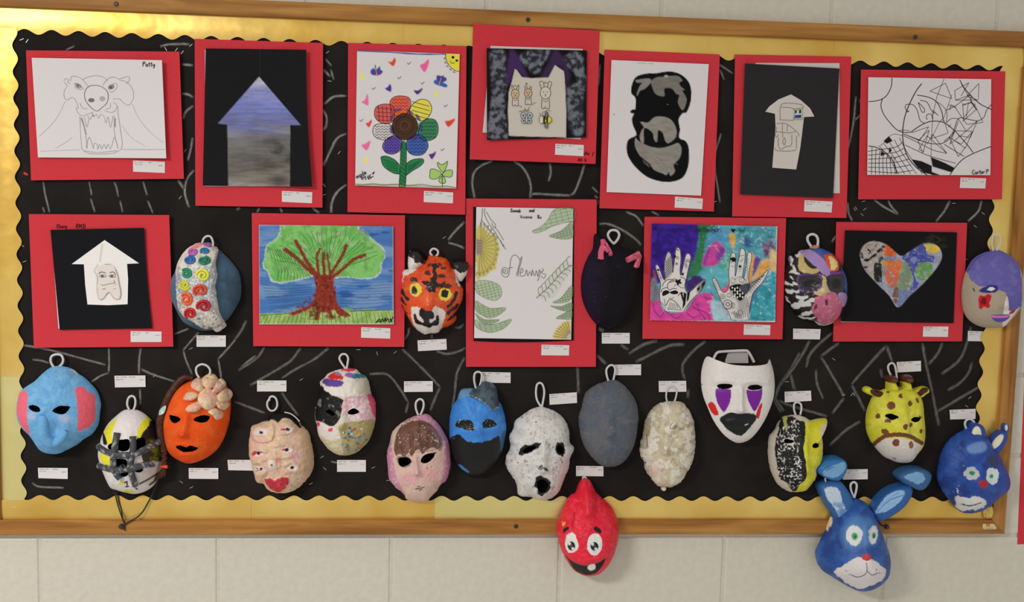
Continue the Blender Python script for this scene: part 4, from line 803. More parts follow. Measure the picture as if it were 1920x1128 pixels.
def pt(c):
    c.col = rgb((92, 162, 180))*(.8+.4*c.nz(60, 3, 4))[:, None]
    c.poly('60 90 545 100 510 170 490 300 480 380 440 480 380 640 300 560 60 600', (62, 38, 148), wob=8, aa=16); c.speck((40, 24, 110), .58, 60, 5, .1, .7, '60 90 520 100 470 380 300 560 60 600')
    c.poly('500 100 640 110 610 170 580 260 540 360 530 480 460 560 400 560 450 420 490 300 500 200', (52, 122, 78), wob=10, aa=30); c.poly('590 150 720 150 740 260 640 300 560 340', (84, 150, 190), wob=10, aa=25); c.poly('580 320 650 260 720 320 690 400 640 460 540 470 530 430', (196, 70, 150), wob=10, aa=20); c.poly('650 350 700 300 720 340 680 420 640 400', (110, 60, 150), aa=20, a=.8); c.poly('570 320 600 310 560 440 535 440', (150, 60, 150), aa=16)
    c.poly('680 460 760 340 790 340 760 480 700 560 620 560', (84, 168, 140), aa=40, a=.8); c.poly('560 500 640 490 760 540 750 620 640 600 560 690 500 690', (96, 176, 190), aa=40); c.poly('755 195 800 190 810 250 790 320 770 280', (220, 168, 72), wob=6, aa=10); c.poly('860 220 940 230 950 300 890 310', (52, 80, 140), aa=30, a=.9); c.poly('780 130 1150 140 1150 260 1040 300 960 330 900 220 820 220', (60, 150, 160), aa=30, a=.7, tex=.45, grain=40)
    c.poly('1040 280 1110 250 1140 330 1110 420 1060 380', (130, 84, 120), wob=14, aa=16, tex=.4); c.poly('930 360 970 400 960 560 1030 420 1090 410 1100 480 1010 560 940 600 920 580', (224, 166, 90), wob=6, aa=14); c.poly('970 400 1020 410 960 540 950 560', (110, 70, 140), aa=10); c.poly('1100 330 1150 360 1150 500 1100 520', (224, 190, 130), aa=20)
    c.poly('960 660 1060 540 1150 540 1150 900 1090 920 940 925 930 800', (64, 160, 176), wob=8, aa=10); c.speck((40, 130, 150), .58, 60, 25, .08, .7, '960 660 1060 540 1150 540 1150 900 940 925'); c.speck((150, 200, 204), .74, 24, 27, .05, .8, '960 660 1060 540 1150 540 1150 900 940 925')
    c.poly('80 760 160 740 200 850 380 850 480 710 610 705 620 780 600 860 625 925 85 925', (214, 72, 156), wob=8); c.poly('600 760 700 780 760 860 760 930 640 935 610 860', (160, 200, 212), aa=20); c.poly('660 690 740 690 750 560 735 640 690 660', (226, 84, 140), aa=8); c.poly('90 610 130 560 165 700 160 750 100 765', (128, 128, 140), aa=14); c.poly('400 600 470 540 540 580 500 640 420 680 390 660', (66, 44, 110), aa=16, wob=6); c.poly('110 500 135 520 140 590 115 560', (150, 70, 60), aa=10, a=.8)
    c.line('1050 590 960 700 935 800 925 900', 12, (84, 70, 150)); c.line('660 700 700 790 745 880', 8, (226, 120, 160))
    c.col = c.col*(.66+.62*c.nz(34, 51, 4, .7, 1.2))[:, None]; c.speck((190, 206, 210), .70, 26, 71, .05, .55, '560 120 1160 140 1150 940 620 930 560 500')
    c.poly(HA, (216, 210, 206)); c.poly(HB, (214, 210, 206)); c.poly('215 400 235 350 258 360 272 420 276 520 240 570 215 560 205 480', (190, 186, 184)); c.poly('490 630 540 582 554 600 520 670 480 690', (120, 120, 112), a=.8)
    c.put(sstep(8, 2, np.minimum.reduce([1158-c.x+(c.nz(12)-.5)*16, 936-c.y+(c.nz(12, 4)-.5)*14]))*.9, (206, 204, 200))
s = paper(t, m, C, '100 108 1162 132 1144 942 84 926', .0020, (.001, .004, .001, .003), name='painted_sheet', paint=pt, step=1.5)
B = (24, 22, 26)
s.line(HA, 4, B); s.line(HB, 4, B)
for P in ('188 700 200 678 230 672 250 690 225 708 195 720', '250 690 270 680 300 672 325 692 300 705 270 702'): s.fill(P, B)
for P, w in (('178 690 190 660 230 650 250 670 280 655 310 660', 4), ('190 640 200 610 240 580 290 590 270 600 240 610 230 650', 4), ('250 600 290 575 330 590', 3), ('220 800 250 750 300 770 345 830', 4), ('230 830 300 835 360 838', 3), ('180 770 220 820', 3), ('245 735 265 742 285 730', 3), ('290 640 310 620 350 650 380 650', 3), ('380 700 350 690 320 720', 4), ('205 745 215 800', 3), ('340 560 375 570 390 610 375 630', 4)): s.line(P, w, B)
for k in range(6): s.line([(255+k*13, 770+k*4), (240+k*15, 828)], 2.4, B)
for P in ('300 580 318 588 345 575 342 598 356 618 332 614 318 636 312 612 298 600', '352 520 362 528 374 522 368 536 372 548 360 542 350 550 354 536'): s.fill(P, B, False)
for P in ('340 690 356 688 372 760 364 770', '372 690 392 700 382 790 360 830', '400 690 424 676 410 750 396 770', '484 655 506 640 500 670 486 676', '524 620 545 590 548 610 520 660'): s.fill(P, B, False)
for k in range(7): s.line([(214, 440+k*22), (270, 375+k*22)], 4, B)
s.line('300 455 308 438 316 455 300 444 318 444 302 458', 2.4, B); s.circ(316, 396, 9, 9, 3, B); s.circ(296, 385, 8, 12, 0, B, fill=B); s.circ(322, 332, 5, 5, 0, B, fill=B); s.circ(312, 326, 4, 4, 0, B, fill=B); s.line('383 412 425 414', 3, B); s.line('382 425 422 430', 5, (70, 70, 74)); s.circ(390, 470, 8, 12, 3, B); s.circ(386, 450, 8, 10, 3, B); s.circ(154, 500, 12, 8, 0, B, fill=(50, 46, 50)); s.line('155 515 160 545 175 540', 3, B); s.line('165 570 195 560', 3, B); s.line('172 550 182 590', 3, B)
# right hand
s.fill('765 405 790 392 808 402 806 424 785 430', B); s.line('768 440 790 420', 3, B); s.line('770 470 800 470', 2.4, B); s.circ(846, 470, 11, 11, 0, B, fill=B); s.line('836 395 850 380 880 378', 3, B); s.line('840 420 856 428 874 400', 3, B); s.line('832 494 862 492', 3, B); s.line('836 515 850 512', 3, B)
for k in range(7): s.line([(902, 400+k*26), (914, 412+k*26), (900, 424+k*26)], 3, B, sm=False)
s.fill('760 640 830 620 880 640 890 700 850 760 800 720 770 680', B); 
for k in range(20): s.circ(780+(k % 5)*22, 650+(k//5)*24+(k % 2)*8, 7, 9, 0, B, fill=(210, 206, 202))
s.fill('840 640 920 610 930 640 900 700 870 690', (70, 74, 86)); 
for k in range(9): s.line([(900+k*16, 700-k*18), (935+k*16, 620-k*10)], 3, B); s.line([(905+k*14, 620-k*6), (945+k*13, 700-k*20)], 3, B)
for k in range(4): s.line([(622+k*13, 585+k*26), (650+k*10, 590+k*26)], 2.4, B); s.line([(640, 590+k*20), (622+k*14, 620+k*18)], 2.4, B)
s.circ(742, 790, 36, 36, 4, B, fill=(206, 202, 200)); s.circ(742, 790, 16, 16, 6, (90, 90, 92), fill=(190, 186, 184)); s.circ(698, 724, 20, 20, 3, B); s.circ(698, 724, 8, 8, 3, B); s.circ(755, 712, 20, 16, 3, B); s.circ(790, 690, 10, 10, 3, B); s.circ(785, 800, 16, 22, 3, B); s.circ(785, 590, 18, 24, 3, B); s.circ(860, 585, 22, 20, 3, B); s.line('800 585 830 560 870 560 900 600', 3, B)
for k in range(7): s.line([(815+k*14, 745-k*3), (838+k*13, 800), (826+k*14, 850), (800+k*18, 900)], 3, B)
for k in range(4): s.line([(770+k*8, 860-k*4), (800+k*12, 880), (812+k*16, 905)], 2.6, B); s.line([(915-k*6, 740+k*24), (938-k*4, 720+k*26)], 3, B)
s.circ(850, 860, 18, 20, 3, B); s.line('795 905 870 908', 2.6, B)
for P in ('110 780 120 840 150 880 180 890 210 850 250 870 290 905 330 900 360 860', '400 860 420 890 460 900 500 885 515 885', '480 730 440 790 470 830 540 850 580 890 590 920', '480 780 500 850 540 900 548 924', '540 730 570 745 600 740', '600 690 612 720'): s.line(P, 4.2, (76, 30, 110))
for P in ('115 590 130 650 125 700 120 770', '130 630 140 690', '105 560 120 590'): s.line(P, 2.4, (80, 76, 96))
D = (30, 18, 60)
s.fill('108 142 118 136 125 144 134 136 140 146 124 166', D); s.text('Vijasanw', 150, 182, 54, 4.4, D, -2, .3, 1.0); s.text('karthikeyan', 462, 180, 50, 4.4, (20, 40, 50), -1, .2, .8); s.fill('770 158 782 150 788 158 800 150 806 160 788 184', (16, 18, 24)); s.text('And', 824, 180, 36, 4, (20, 40, 52), -2, .3); s.line('920 172 1000 170', 3, (40, 90, 100)); s.line('1050 160 1140 168', 2.6, (40, 90, 100))
for k in range(8): s.circ(1080+(k % 4)*12, 210+(k//4)*14, 7, 6, 2.4, (50, 70, 100))
for k in range(16): s.line([(1050+k*5, 400-k*10), (1066+k*5, 330-k*6)], 2, (120, 50, 90))
for k in range(6): s.line([(620+k*14, 800+k*6), (640+k*14, 850+k*8)], 2.4, (225, 225, 225))
s.done('pen_lines')

# 12 ---- heart collage
C = (1555, 405, 4.604)
t, m = artwork('black paper with a heart opening showing painted trees, sky and sun, red mount', C, '60 50 1190 58 1146 1080 32 1082', '812 952 1028 952 1024 1042 806 1040', 22, (.001, .004, .001, .002))
paper(t, m, C, '150 140 1080 150 1060 910 98 914', .0010, (0, 0, 0, 0), name='backing_sheet', base=(196, 190, 184), step=16)
def pt(c):
    base = c.col.copy(); Hh = smooth('592 788 520 690 410 580 310 470 272 380 268 310 300 250 360 218 430 222 500 250 560 300 624 345 700 300 790 245 870 232 940 262 970 320 960 390 900 480 800 590 690 690', True, 4)
    c.col[:] = rgb((160, 164, 184))*(.85+.3*c.nz(40, 2))[:, None]
    c.poly('270 380 270 250 420 210 480 240 480 400 440 560 390 560 300 450', (176, 166, 158), wob=6); c.poly('470 360 560 340 560 380 480 390', (130, 138, 172), aa=14)
    c.poly('475 260 520 255 580 330 520 350 470 330', (220, 100, 50), wob=4); c.poly('460 390 560 380 630 390 615 500 590 590 545 620 500 580 480 480 500 440', (216, 118, 72), wob=6); c.speck((226, 90, 64), .55, 30, 7, .1, .7, '480 480 600 430 600 590 520 610'); c.poly('460 395 500 390 510 420 470 430', (226, 150, 50))
    c.poly('640 400 690 420 720 520 715 600 660 640 600 630 580 610 610 520 625 440', (130, 160, 124), wob=6); c.speck((140, 120, 96), .55, 34, 17, .1, .6, '640 500 700 500 700 600 620 610')
    c.poly('630 345 800 240 850 330 920 350 920 400 860 400 780 400 740 470 740 540 770 570 760 620 700 640 725 560 700 450 650 385', (78, 88, 168), wob=6); c.speck((52, 60, 150), .6, 30, 27, .08, .8, '640 350 800 250 860 350 740 440 690 420'); c.ell(730, 375, 30, 26, (140, 150, 190), a=.8)
    c.poly('800 400 870 400 905 450 880 510 840 550 780 550 745 510 760 440', (108, 156, 96), wob=6); c.speck((150, 184, 140), .6, 26, 37, .1, .6, '800 400 870 400 905 450 840 550 745 510'); c.poly('820 255 880 236 940 262 950 300 905 325 860 310 835 290', (228, 196, 66), wob=10); c.poly('920 340 970 330 950 420 900 480 890 440', (164, 170, 186), aa=14); c.poly('580 640 720 650 690 690 595 788', (118, 128, 170), aa=18); c.poly('562 620 600 625 580 760 545 700', (132, 92, 74)); c.poly('388 420 410 402 450 420 450 570 390 545', (44, 46, 40), wob=5)
    for P, w in (('310 380 350 370 400 330', 20), ('330 280 350 310 340 320', 14), ('420 300 455 290 465 270', 26), ('430 390 455 360', 24), ('295 440 320 440', 20), ('280 320 290 360', 14), ('400 260 410 245', 10)): c.line(P, w, (34, 33, 34), wob=8)
    c.col = c.col*(.62+.6*c.nz(30, 51, 4))[:, None]; c.put(sstep(.5, .75, c.nz(60, 61, 4))*.35, (120, 118, 136)); c.speck((206, 204, 206), .72, 16, 71, .05, .5)
    al = np.clip(.5-sdpoly(c.x, c.y, Hh)/4.5, 0, 1)[:, None]; c.col = base*(1-al)+c.col*al
    c.ell(900, 205, 95, 32, (62, 66, 40), -8, a=.45, aa=26, wob=14, tex=.45, grain=26); c.ell(980, 260, 36, 16, (62, 62, 40), a=.35, aa=16, wob=8)
s = paper(t, m, C, '136 122 1102 140 1072 922 100 908', .0026, (.001, .003, .001, .002), name='black_cutout_sheet', base=(28, 27, 28), paint=pt, step=1.6)
for P in ('310 280 340 250 380 240', '350 300 380 290 360 330', '460 450 470 520', '475 440 482 520', '555 700 580 620', '690 420 712 480'): s.line(P, 2.6, (64, 62, 64))
s.done('pen_lines')

# red sheet of the next display, on the wall beyond the frame
q = [(1913, 930), (1935, 930), (1935, 1020), (1907.5, 1020)]
q = [(1924, 640), (2080, 640), (2075, 1016), (1907.5, 1020)]
b = W(1990, 1018, -YW)
sh = Sheet('red_sheet', None, (0, 0, 1), q, -YW+.0006, (0, 0, 0, 0), 'red_paper', step=10, origin=b)
tag(sh.o, 'edge of a red paper sheet on the block wall right of the frame', 'paper')
# torn red scrap left of the bear drawing
V = W(np.array([44, 48, 53, 52, 47, 44.]), np.array([322, 323, 326, 329, 328, 326.]), .0005); V = np.vstack([V, W(np.array([44, 48, 53, 52, 47, 44.]), np.array([322, 323, 326, 329, 328, 326.]), .0014)])
o = mesh_obj('paper_scrap', V, [tuple(range(6)), tuple(range(6, 12))[::-1]]+[(k, (k+1) % 6, 6+(k+1) % 6, 6+k) for k in range(6)], 'red_paper', origin=W(48, 329, 0))
tag(o, 'tiny torn scrap of red paper near the left gold border', 'paper scrap')

# name cards by the masks
for i, (q, lb) in enumerate((
    ('368.5 628.5 423.4 649.8', 'white name card under the mask of coloured paint swirls'),
    ('782.8 637.7 836.8 635 837.8 655 783.8 658', 'tilted white name card just under the tiger mask'),
    ('1128.4 623.8 1180.8 643.8', 'white name card under the dark purple cat mask with pink ears'),
    ('1487.3 615.7 1538.8 616.7 1537.4 636 1487 635.4', 'white name card under the mask with zebra stripes and pink mouth'),
    ('1814.9 620 1865.4 621.7 1864.4 640 1814.5 639', 'white name card under the mask with violet hair, at right border'),
    ('71 876.5 127 877 127 897.5 72 896', 'white name card below the blue elephant mask'),
    ('214.5 704 272.5 703.5 273 725 215.5 726', 'white name card above the caged black, yellow and white helmet mask'),
    ('353.8 877 409.3 877 409.3 897.5 354 897', 'white name card below the orange face mask'),
    ('426.5 861.7 482 861.7 482 882 428 881', 'white name card tucked behind the many eyed flesh coloured mask'),
    ('482 713 537 733.5', 'white name card above the many eyed flesh coloured mask'),
    ('632 862 686 884', 'white name card below the patchwork mask with bead spattered chin'),
    ('757.5 714.5 811.5 714 811.5 734 757.5 734.5', 'white name card above the brown haired girl mask'),
    ('903.4 697 957.4 698 957.4 717.7 904 717', 'white name card beside the loop of the blue and black mask'),
    ('1030 738.5 1081.5 735 1082 755 1030.5 758.5', 'tilted white name card beside the loop of the white ghostly mask'),
    ('1152 683.5 1202 682.5 1202 703 1152.5 703', 'white name card beside the loop of the plain grey mask'),
    ('1235 714 1286.5 713.5 1287 734 1235.5 734.5', 'white name card above the cream crumpled paper mask'),
    ('1080 873 1131.5 873.5 1131.5 892.5 1080 892', 'white name card above the red drop shaped mask'),
    ('1471 734 1520.5 732 1521.5 751 1471.5 754', 'white name card above the half black, half yellow horned mask'),
    ('1681.4 678.4 1726.7 676 1727 695.5 1682 698', 'white name card beside the loop of the giraffe mask'),
    ('1581.7 879.6 1627 879 1627 898 1580 898.7', 'white name card beside the upper left ear of the large blue rabbit mask'),
    ('1780.5 768 1829.5 766 1829 785 1781.5 786', 'white name card above the small eared blue mask in the corner'))):
    card(q, .0014, 60+i, None, lb, lift=(.001, .002, .0005, .001))
GAIN = 1.34     # fresh poster paint, brighter than the drawing inks
# ------------------------------------------------------------------ papier mache masks
class Dome:
    """a bulging shell over a measured outline; paint is laid on its surface"""
    def __init__(s, name, parent, crop, outline, depth, base, paint=None, holes=(), relief=(), material='paint_satin', lump=.0012, lsc=26, rag=0.0, center=None, prof=(2.3, .62), h0=.010, on=None, nr=72, nth=240, seed=1, skirt=True, push=0.0, lump2=0.0, open_top=False, sb=.0008):
        O = smooth(outline, True, 8); O = crop_px(O, crop)
        c = O.mean(0) if center is None else crop_px([center], crop)[0]
        a = np.unwrap(np.arctan2(O[:, 1]-c[1], O[:, 0]-c[0])); r = np.hypot(O[:, 1]-c[1], O[:, 0]-c[0])
        if a[-1] < a[0]: a = a[::-1]; r = r[::-1]
        o_ = np.argsort(a); a = a[o_]; r = r[o_]
        th = np.arange(nth)/nth*2*np.pi; R = np.interp(th, a, r, period=2*np.pi)
        if rag: R = R+rag*(fbm(R*np.cos(th)/5, R*np.sin(th)/5, seed+3, 3)-.5)*2
        rr = (np.arange(nr)+1)/nr; rr = 1-(1-rr)**1.15
        px = c[0]+np.outer(rr, R*np.cos(th)); py = c[1]+np.outer(rr, R*np.sin(th)); RR = np.outer(rr, np.ones(nth))
        px = np.r_[c[0], px.ravel()]; py = np.r_[c[1], py.ravel()]; RR = np.r_[0, RR.ravel()]
        hb = np.full(len(px), h0) if on is None else np.maximum.reduce([q.surf(px, py, -1) for q in (on if isinstance(on, (list, tuple)) else [on])])+h0
        P = W(px, py, hb); D = depth*np.clip(1-RR**prof[0], 0, 1)**prof[1]
        wt = np.zeros(len(px))
        if open_top:        # cut-off forehead: the height follows one big oval, so the top edge stands clear of the board
            ex, ey, ea, et, eb = open_top; X0 = (px-crop[0])*crop[2]-ex; Y0 = (py-crop[1])*crop[2]-ey
            RE = np.sqrt((X0/ea)**2+(Y0/np.where(Y0 < 0, et, eb))**2); D = depth*np.clip(1-RE**prof[0], 0, 1)**prof[1]; wt = D/depth
        P[:, 1] -= D; P[:, 2] += push*D
        ox, oy, sc = crop
        qx, qy = toPx(P); X = (qx-ox)*sc; Y = (qy-oy)*sc
        dd = np.zeros(len(px)); env = np.clip((1-RR)*6, 0, 1)
        for e in relief:
            if e[0] == 'g': dd += e[5]*np.exp(-((X-e[1])/e[3])**2-((Y-e[2])/e[4])**2)
            elif e[0] == 'r': dd += e[3]*np.exp(-(sdline(X, Y, smooth(e[1], False, 4))/e[2])**2)
            elif e[0] == 'p': dd += e[3]*sstep(e[2], -e[2], sdpoly(X, Y, smooth(e[1], True, 3)))
            elif e[0] == 'n': dd += e[4]*(fbm(X/e[2], Y/e[2], seed+60, 4)-.5)*2*(sdpoly(X, Y, smooth(e[1], True, 3)) < 0)
        dd += lump*2*(fbm(X/lsc, Y/lsc, seed, 4)-.5)
        if lump2: dd += lump2*2*(fbm(X/(lsc*.35), Y/(lsc*.35), seed+8, 3)-.5)
        P[:, 1] -= dd*env
        P[:, 1] = np.minimum(P[:, 1], -sb-.0007)
        qx, qy = toPx(P); s.qx, s.qy, s.qh = qx, qy, -P[:, 1]
        cv = Cv(qx, qy, base, crop)
        if paint: paint(cv)
        s.cv = cv
        F = []; k = np.arange(nth)
        tri = np.stack([np.zeros(nth, int), 1+(k+1) % nth, 1+k], 1)
        i = (1+np.arange(nr-1)[:, None]*nth+k[None]).ravel(); j = (1+np.arange(nr-1)[:, None]*nth+((k+1) % nth)[None]).ravel()
        quad = np.stack([i, j, j+nth, i+nth], 1)
        inh = np.zeros(len(px), bool)
        for Hh in holes:
            Q = smooth(Hh, True, 3); inh |= sdpoly(cv.x, cv.y, Q) < 0
        if inh.any(): quad = quad[inh[quad].sum(1) < 2]; tri = tri[inh[tri].sum(1) < 2]
        V = P; cols = cv.col
        if skirt and on is None and not open_top:
            rim = 1+(nr-1)*nth+k; B = V[rim].copy(); ctr = V[0]
            B[:, [0, 2]] = ctr[[0, 2]]+(B[:, [0, 2]]-ctr[[0, 2]])*.985; B[:, 1] = -sb
            n0 = len(V); V = np.vstack([V, B]); cols = np.vstack([cols, cols[rim]]); sk = np.stack([rim, rim[(k+1) % nth], n0+(k+1) % nth, n0+k], 1)
            quad = np.vstack([quad, sk[wt[rim] < .35]])
        else:
            rim = 1+(nr-1)*nth+k; B = V[rim].copy(); B[:, 1] += .004
            n0 = len(V); V = np.vstack([V, B]); cols = np.vstack([cols, cols[rim]])
            quad = np.vstack([quad, np.stack([rim, rim[(k+1) % nth], n0+(k+1) % nth, n0+k], 1)])
        F = [tuple(t) for t in tri.tolist()]+[tuple(q) for q in quad.tolist()]
        s.o = mesh_obj(name, V, F, material, parent, cols=cols, smooth_=True)
    def surf(s, px, py, default=.01):
        px = np.atleast_1d(np.asarray(px, float)); py = np.atleast_1d(np.asarray(py, float)); out = np.empty(len(px))
        for b in range(0, len(px), 256):
            d = (px[b:b+256, None]-s.qx[None])**2+(py[b:b+256, None]-s.qy[None])**2; j = d.argmin(1)
            out[b:b+256] = np.where(d[np.arange(len(j)), j] < 60, s.qh[j], default if default > 0 else s.qh[j])
        return out
def mask_thing(label, crop, outline):
    q = crop_px(outline, crop); return thing('mask', W(q[:, 0].mean(), q[:, 1].max(), 0), label, 'mask', 'papier mache masks hung on the board')
def mask(label, crop, outline, depth, base, paint=None, **kw):
    t = mask_thing(label, crop, outline); t['crop'] = 0
    return t, Dome('mask_shell', t, crop, outline, depth, base, paint, **kw)
def loop(t, crop, P, h=.006, r=.0025, material='cord_white'):
    h = np.linspace(h, h, len(L(P))); return tube('hanging_loop', P, crop, h, r, material, t, sm=True)
def ctube(name, t, crop, P, h, r, col, on=None, lift=.002, material='paint_satin', closed=False, spk=None, n=8):
    Q = crop_px(smooth(P, closed, 6), crop)
    hh = on.surf(Q[:, 0], Q[:, 1])+lift if on is not None else np.interp(np.linspace(0, 1, len(Q)), np.linspace(0, 1, len(np.atleast_1d(h))), np.atleast_1d(h))
    if on is not None and len(hh) > 6:
        k = np.ones(5)/5; hh = np.convolve(np.r_[[hh[0]]*2, hh, [hh[-1]]*2], k, 'valid')
    rr = np.interp(np.linspace(0, 1, len(Q)), np.linspace(0, 1, len(np.atleast_1d(r))), np.atleast_1d(r))
    V, F = tube_geo(W(Q[:, 0], Q[:, 1], hh), rr, n, closed)
    c = np.tile(rgb(col), (len(V), 1))
    if spk is not None:
        a = sstep(.60, .70, fbm(V[:, 0]*420, V[:, 2]*420, 5, 3))[:, None]; c = c*(1-a)+rgb(spk)*a
    return mesh_obj(name, V, F, material, t, cols=c, smooth_=True)

# ---- row two
# dotted crest
C = (310, 420, 4.7)
def pt(c):
    c.speck((52, 72, 88), .5, 120, 3, .15, .8); c.put(sstep(300, 60, c.x)*.45, (92, 116, 138))
t, d = mask('round slate blue mask with white crest of rainbow paint swirls', C, '440 205 520 265 600 350 650 430 668 540 660 660 600 770 540 850 440 925 320 938 220 900 150 850 90 740 50 640 50 500 80 430 140 310 290 200', .048, (66, 90, 110), pt, material='paint_matte', lump=.0008, seed=2)
def pt(c):
    c.speck((150, 150, 146), .58, 60, 4, .08, .7); c.poly('225 470 300 350 430 350 440 700 300 720 230 640 130 640 110 500', (140, 150, 164), a=.8, aa=40); c.poly('100 420 140 420 140 700 110 700', (120, 136, 152), a=.7, aa=20)
    c.speck((70, 66, 58), .64, 22, 9, .05, .85, '330 800 460 760 530 880 510 920 450 945 340 915 260 860'); c.speck((226, 222, 214), .6, 12, 19, .04, .9)
    c.poly('200 215 300 165 340 160 330 190 220 225', (214, 116, 120), wob=8)
cr = Dome('crest', t, C, '200 212 300 165 420 188 468 230 440 340 455 450 440 560 458 700 480 790 535 880 520 915 455 948 400 918 340 922 240 862 150 800 110 720 95 560 95 400 130 290', .018, (205, 198, 184), pt, on=d, h0=.004, prof=(5, .5), lump=.0018, lsc=18, rag=1.6, nr=50, nth=200, material='paint_clay', seed=5)
for (x, y, rx, ry, col) in ((238, 245, 44, 32, (168, 96, 160)), (374, 186, 40, 20, (140, 92, 150)), (348, 238, 42, 28, (44, 112, 146)), (212, 316, 58, 40, (46, 92, 156)), (338, 320, 62, 42, (20, 112, 82)), (186, 436, 52, 50, (24, 128, 92)), (330, 452, 68, 64, (206, 206, 62)), (170, 538, 56, 48, (186, 190, 48)), (310, 582, 76, 60, (196, 66, 36)), (186, 664, 62, 68, (222, 92, 42)), (342, 722, 76, 62, (168, 26, 40)), (222, 786, 60, 56, (178, 30, 34))):
    P = [(x+rx*(1-.82*k/26)*.86*math.cos(k*.42+x), y+ry*(1-.82*k/26)*.86*math.sin(k*.42+x)) for k in range(27)]
    ctube('paint_swirl', t, C, P, 0, [.0030, .0034, .0030], col, on=cr, lift=.0012, material='paint_gloss', spk=None)
loop(t, C, '325 165 340 125 370 105 400 112 418 150 420 195', .020)

# tiger
C = (740, 440, 4.907)
BK = (24, 22, 22)
def pt(c):
    c.speck((222, 96, 40), .56, 50, 3, .1, .6); c.speck((190, 52, 20), .62, 70, 8, .08, .6)
    c.poly('75 330 130 290 200 320 150 350 90 380 76 440 70 400', (208, 202, 196), wob=10); c.poly('560 330 620 370 610 440 600 480 570 440', (204, 198, 192), wob=10)
    c.poly('150 680 175 660 240 672 260 700 330 720 365 660 420 675 470 715 440 830 400 900 330 905 260 915 195 860 160 800', (212, 202, 192), wob=6)
    c.poly('232 690 255 672 290 700 340 700 365 735 355 768 320 780 330 812 350 800 380 770 385 742 405 745 408 800 395 830 350 838 320 855 260 835 195 815 178 770 176 728 195 735 215 780 265 808 262 780 228 740', BK, wob=4)
    c.poly('345 260 430 265 420 300 385 310 395 380 390 440 440 440 470 430 460 470 420 490 380 480 385 530 330 525 280 510 285 470 250 440 260 422 330 430 325 400 350 380 345 300 310 290 310 265', BK, wob=8, tex=.2, grain=30)
    for P in ('270 345 300 325 335 345 330 375 290 370', '400 370 440 365 468 385 440 398 405 390', '425 300 470 295 470 318 430 315', '142 398 180 390 215 420 200 440 150 425', '445 465 480 445 525 475 500 490 455 485', '250 190 300 210 290 240 250 230'): c.poly(P, BK, wob=7, a=.9)
    c.ell(192, 505, 55, 62, (214, 194, 66), wob=6); c.ell(465, 548, 60, 58, (214, 196, 60), wob=6); c.ell(180, 512, 28, 38, (36, 38, 24), wob=8); c.ell(462, 540, 36, 36, (26, 26, 24), wob=8)
    for P, w in (('60 500 85 555 120 590', 26), ('62 580 80 620 105 640', 20), ('66 655 90 700 110 720', 22), ('570 535 545 600 495 660', 30), ('580 640 540 680 490 720', 26), ('570 710 540 750 495 785', 24)): c.line(P, w, (30, 26, 26), wob=8)
    c.line('315 640 330 620 340 650', 10, (196, 80, 40), wob=4)
t, d = mask('orange tiger mask with black stripes, yellow eyes and white muzzle', C, '330 180 400 200 470 215 510 260 560 340 600 450 630 500 625 580 600 650 575 700 560 790 500 840 440 860 400 900 330 905 270 915 200 870 160 830 110 740 60 650 52 560 65 460 75 340 130 310 260 270 300 210', .058, (206, 72, 28), pt, relief=[('g', 310, 690, 90, 120, .014), ('r', '320 480 320 640', 60, .006), ('g', 190, 505, 50, 50, -.004), ('g', 465, 548, 50, 50, -.004)], material='paint_gloss', lump=.0014, rag=1.2, seed=12)
def pe(c):
    c.poly('130 150 190 120 250 140 275 200 270 265 230 262 190 250 140 200', BK, wob=10)
Dome('ear', t, C, '130 160 180 130 235 145 265 200 275 262 230 305 160 335 125 300 124 220', .022, (208, 204, 198), pe, h0=.014, rag=1.2, nr=30, nth=110, material='paint_gloss', seed=13)
def pe(c): c.poly('500 255 560 215 630 220 690 270 660 330 610 350 560 320 520 310', BK, wob=10)
Dome('ear', t, C, '512 252 560 225 620 230 682 270 655 370 612 432 570 392 530 320', .022, (204, 198, 192), pe, h0=.014, rag=1.2, nr=30, nth=110, material='paint_gloss', seed=14)
loop(t, C, '345 190 326 165 340 135 365 128 395 145 398 175 380 195', .016)

# dark purple cat
C = (1075, 420, 4.907)
def pt(c):
    c.speck((24, 22, 26), .48, 170, 3, .15, .8); c.put(sstep(360, 120, c.x)*.5, (36, 24, 54)); c.speck((80, 76, 84), .84, 20, 21, .03, .5)
    c.put(sstep(300, 60, c.y)*.6, (20, 17, 20))
t, d = mask('near black purple mask with bent pink wire ears', C, '190 100 230 95 275 130 310 180 380 190 470 220 560 250 602 320 590 420 578 560 556 700 510 830 440 910 340 955 260 945 200 910 140 830 90 720 70 600 75 480 100 380 140 290 178 220', .050, (20, 14, 27), pt, relief=[('g', 320, 600, 60, 110, .008), ('g', 230, 540, 50, 40, -.004), ('g', 430, 540, 50, 40, -.004)], material='paint_matte', seed=22)
PK = (196, 84, 112)
for P in ('245 320 250 250 270 190 268 145', '268 145 300 190 335 250 345 285', '252 190 285 215 320 250', '262 325 262 260 285 205'): ctube('wire_ear', t, C, P, 0, .0050, PK, on=d, lift=.006, material='paint_matte', spk=(214, 120, 142))
for P in ('490 325 540 300 600 265', '600 265 590 330 570 400', '495 338 560 310 612 290', '612 285 600 340 585 395'): ctube('wire_ear', t, C, P, 0, .0050, PK, on=d, lift=.006, material='paint_matte', spk=(214, 120, 142))
loop(t, C, '372 182 335 140 318 100 335 65 368 55 405 65 422 100 405 145 372 182', .014, .0030)

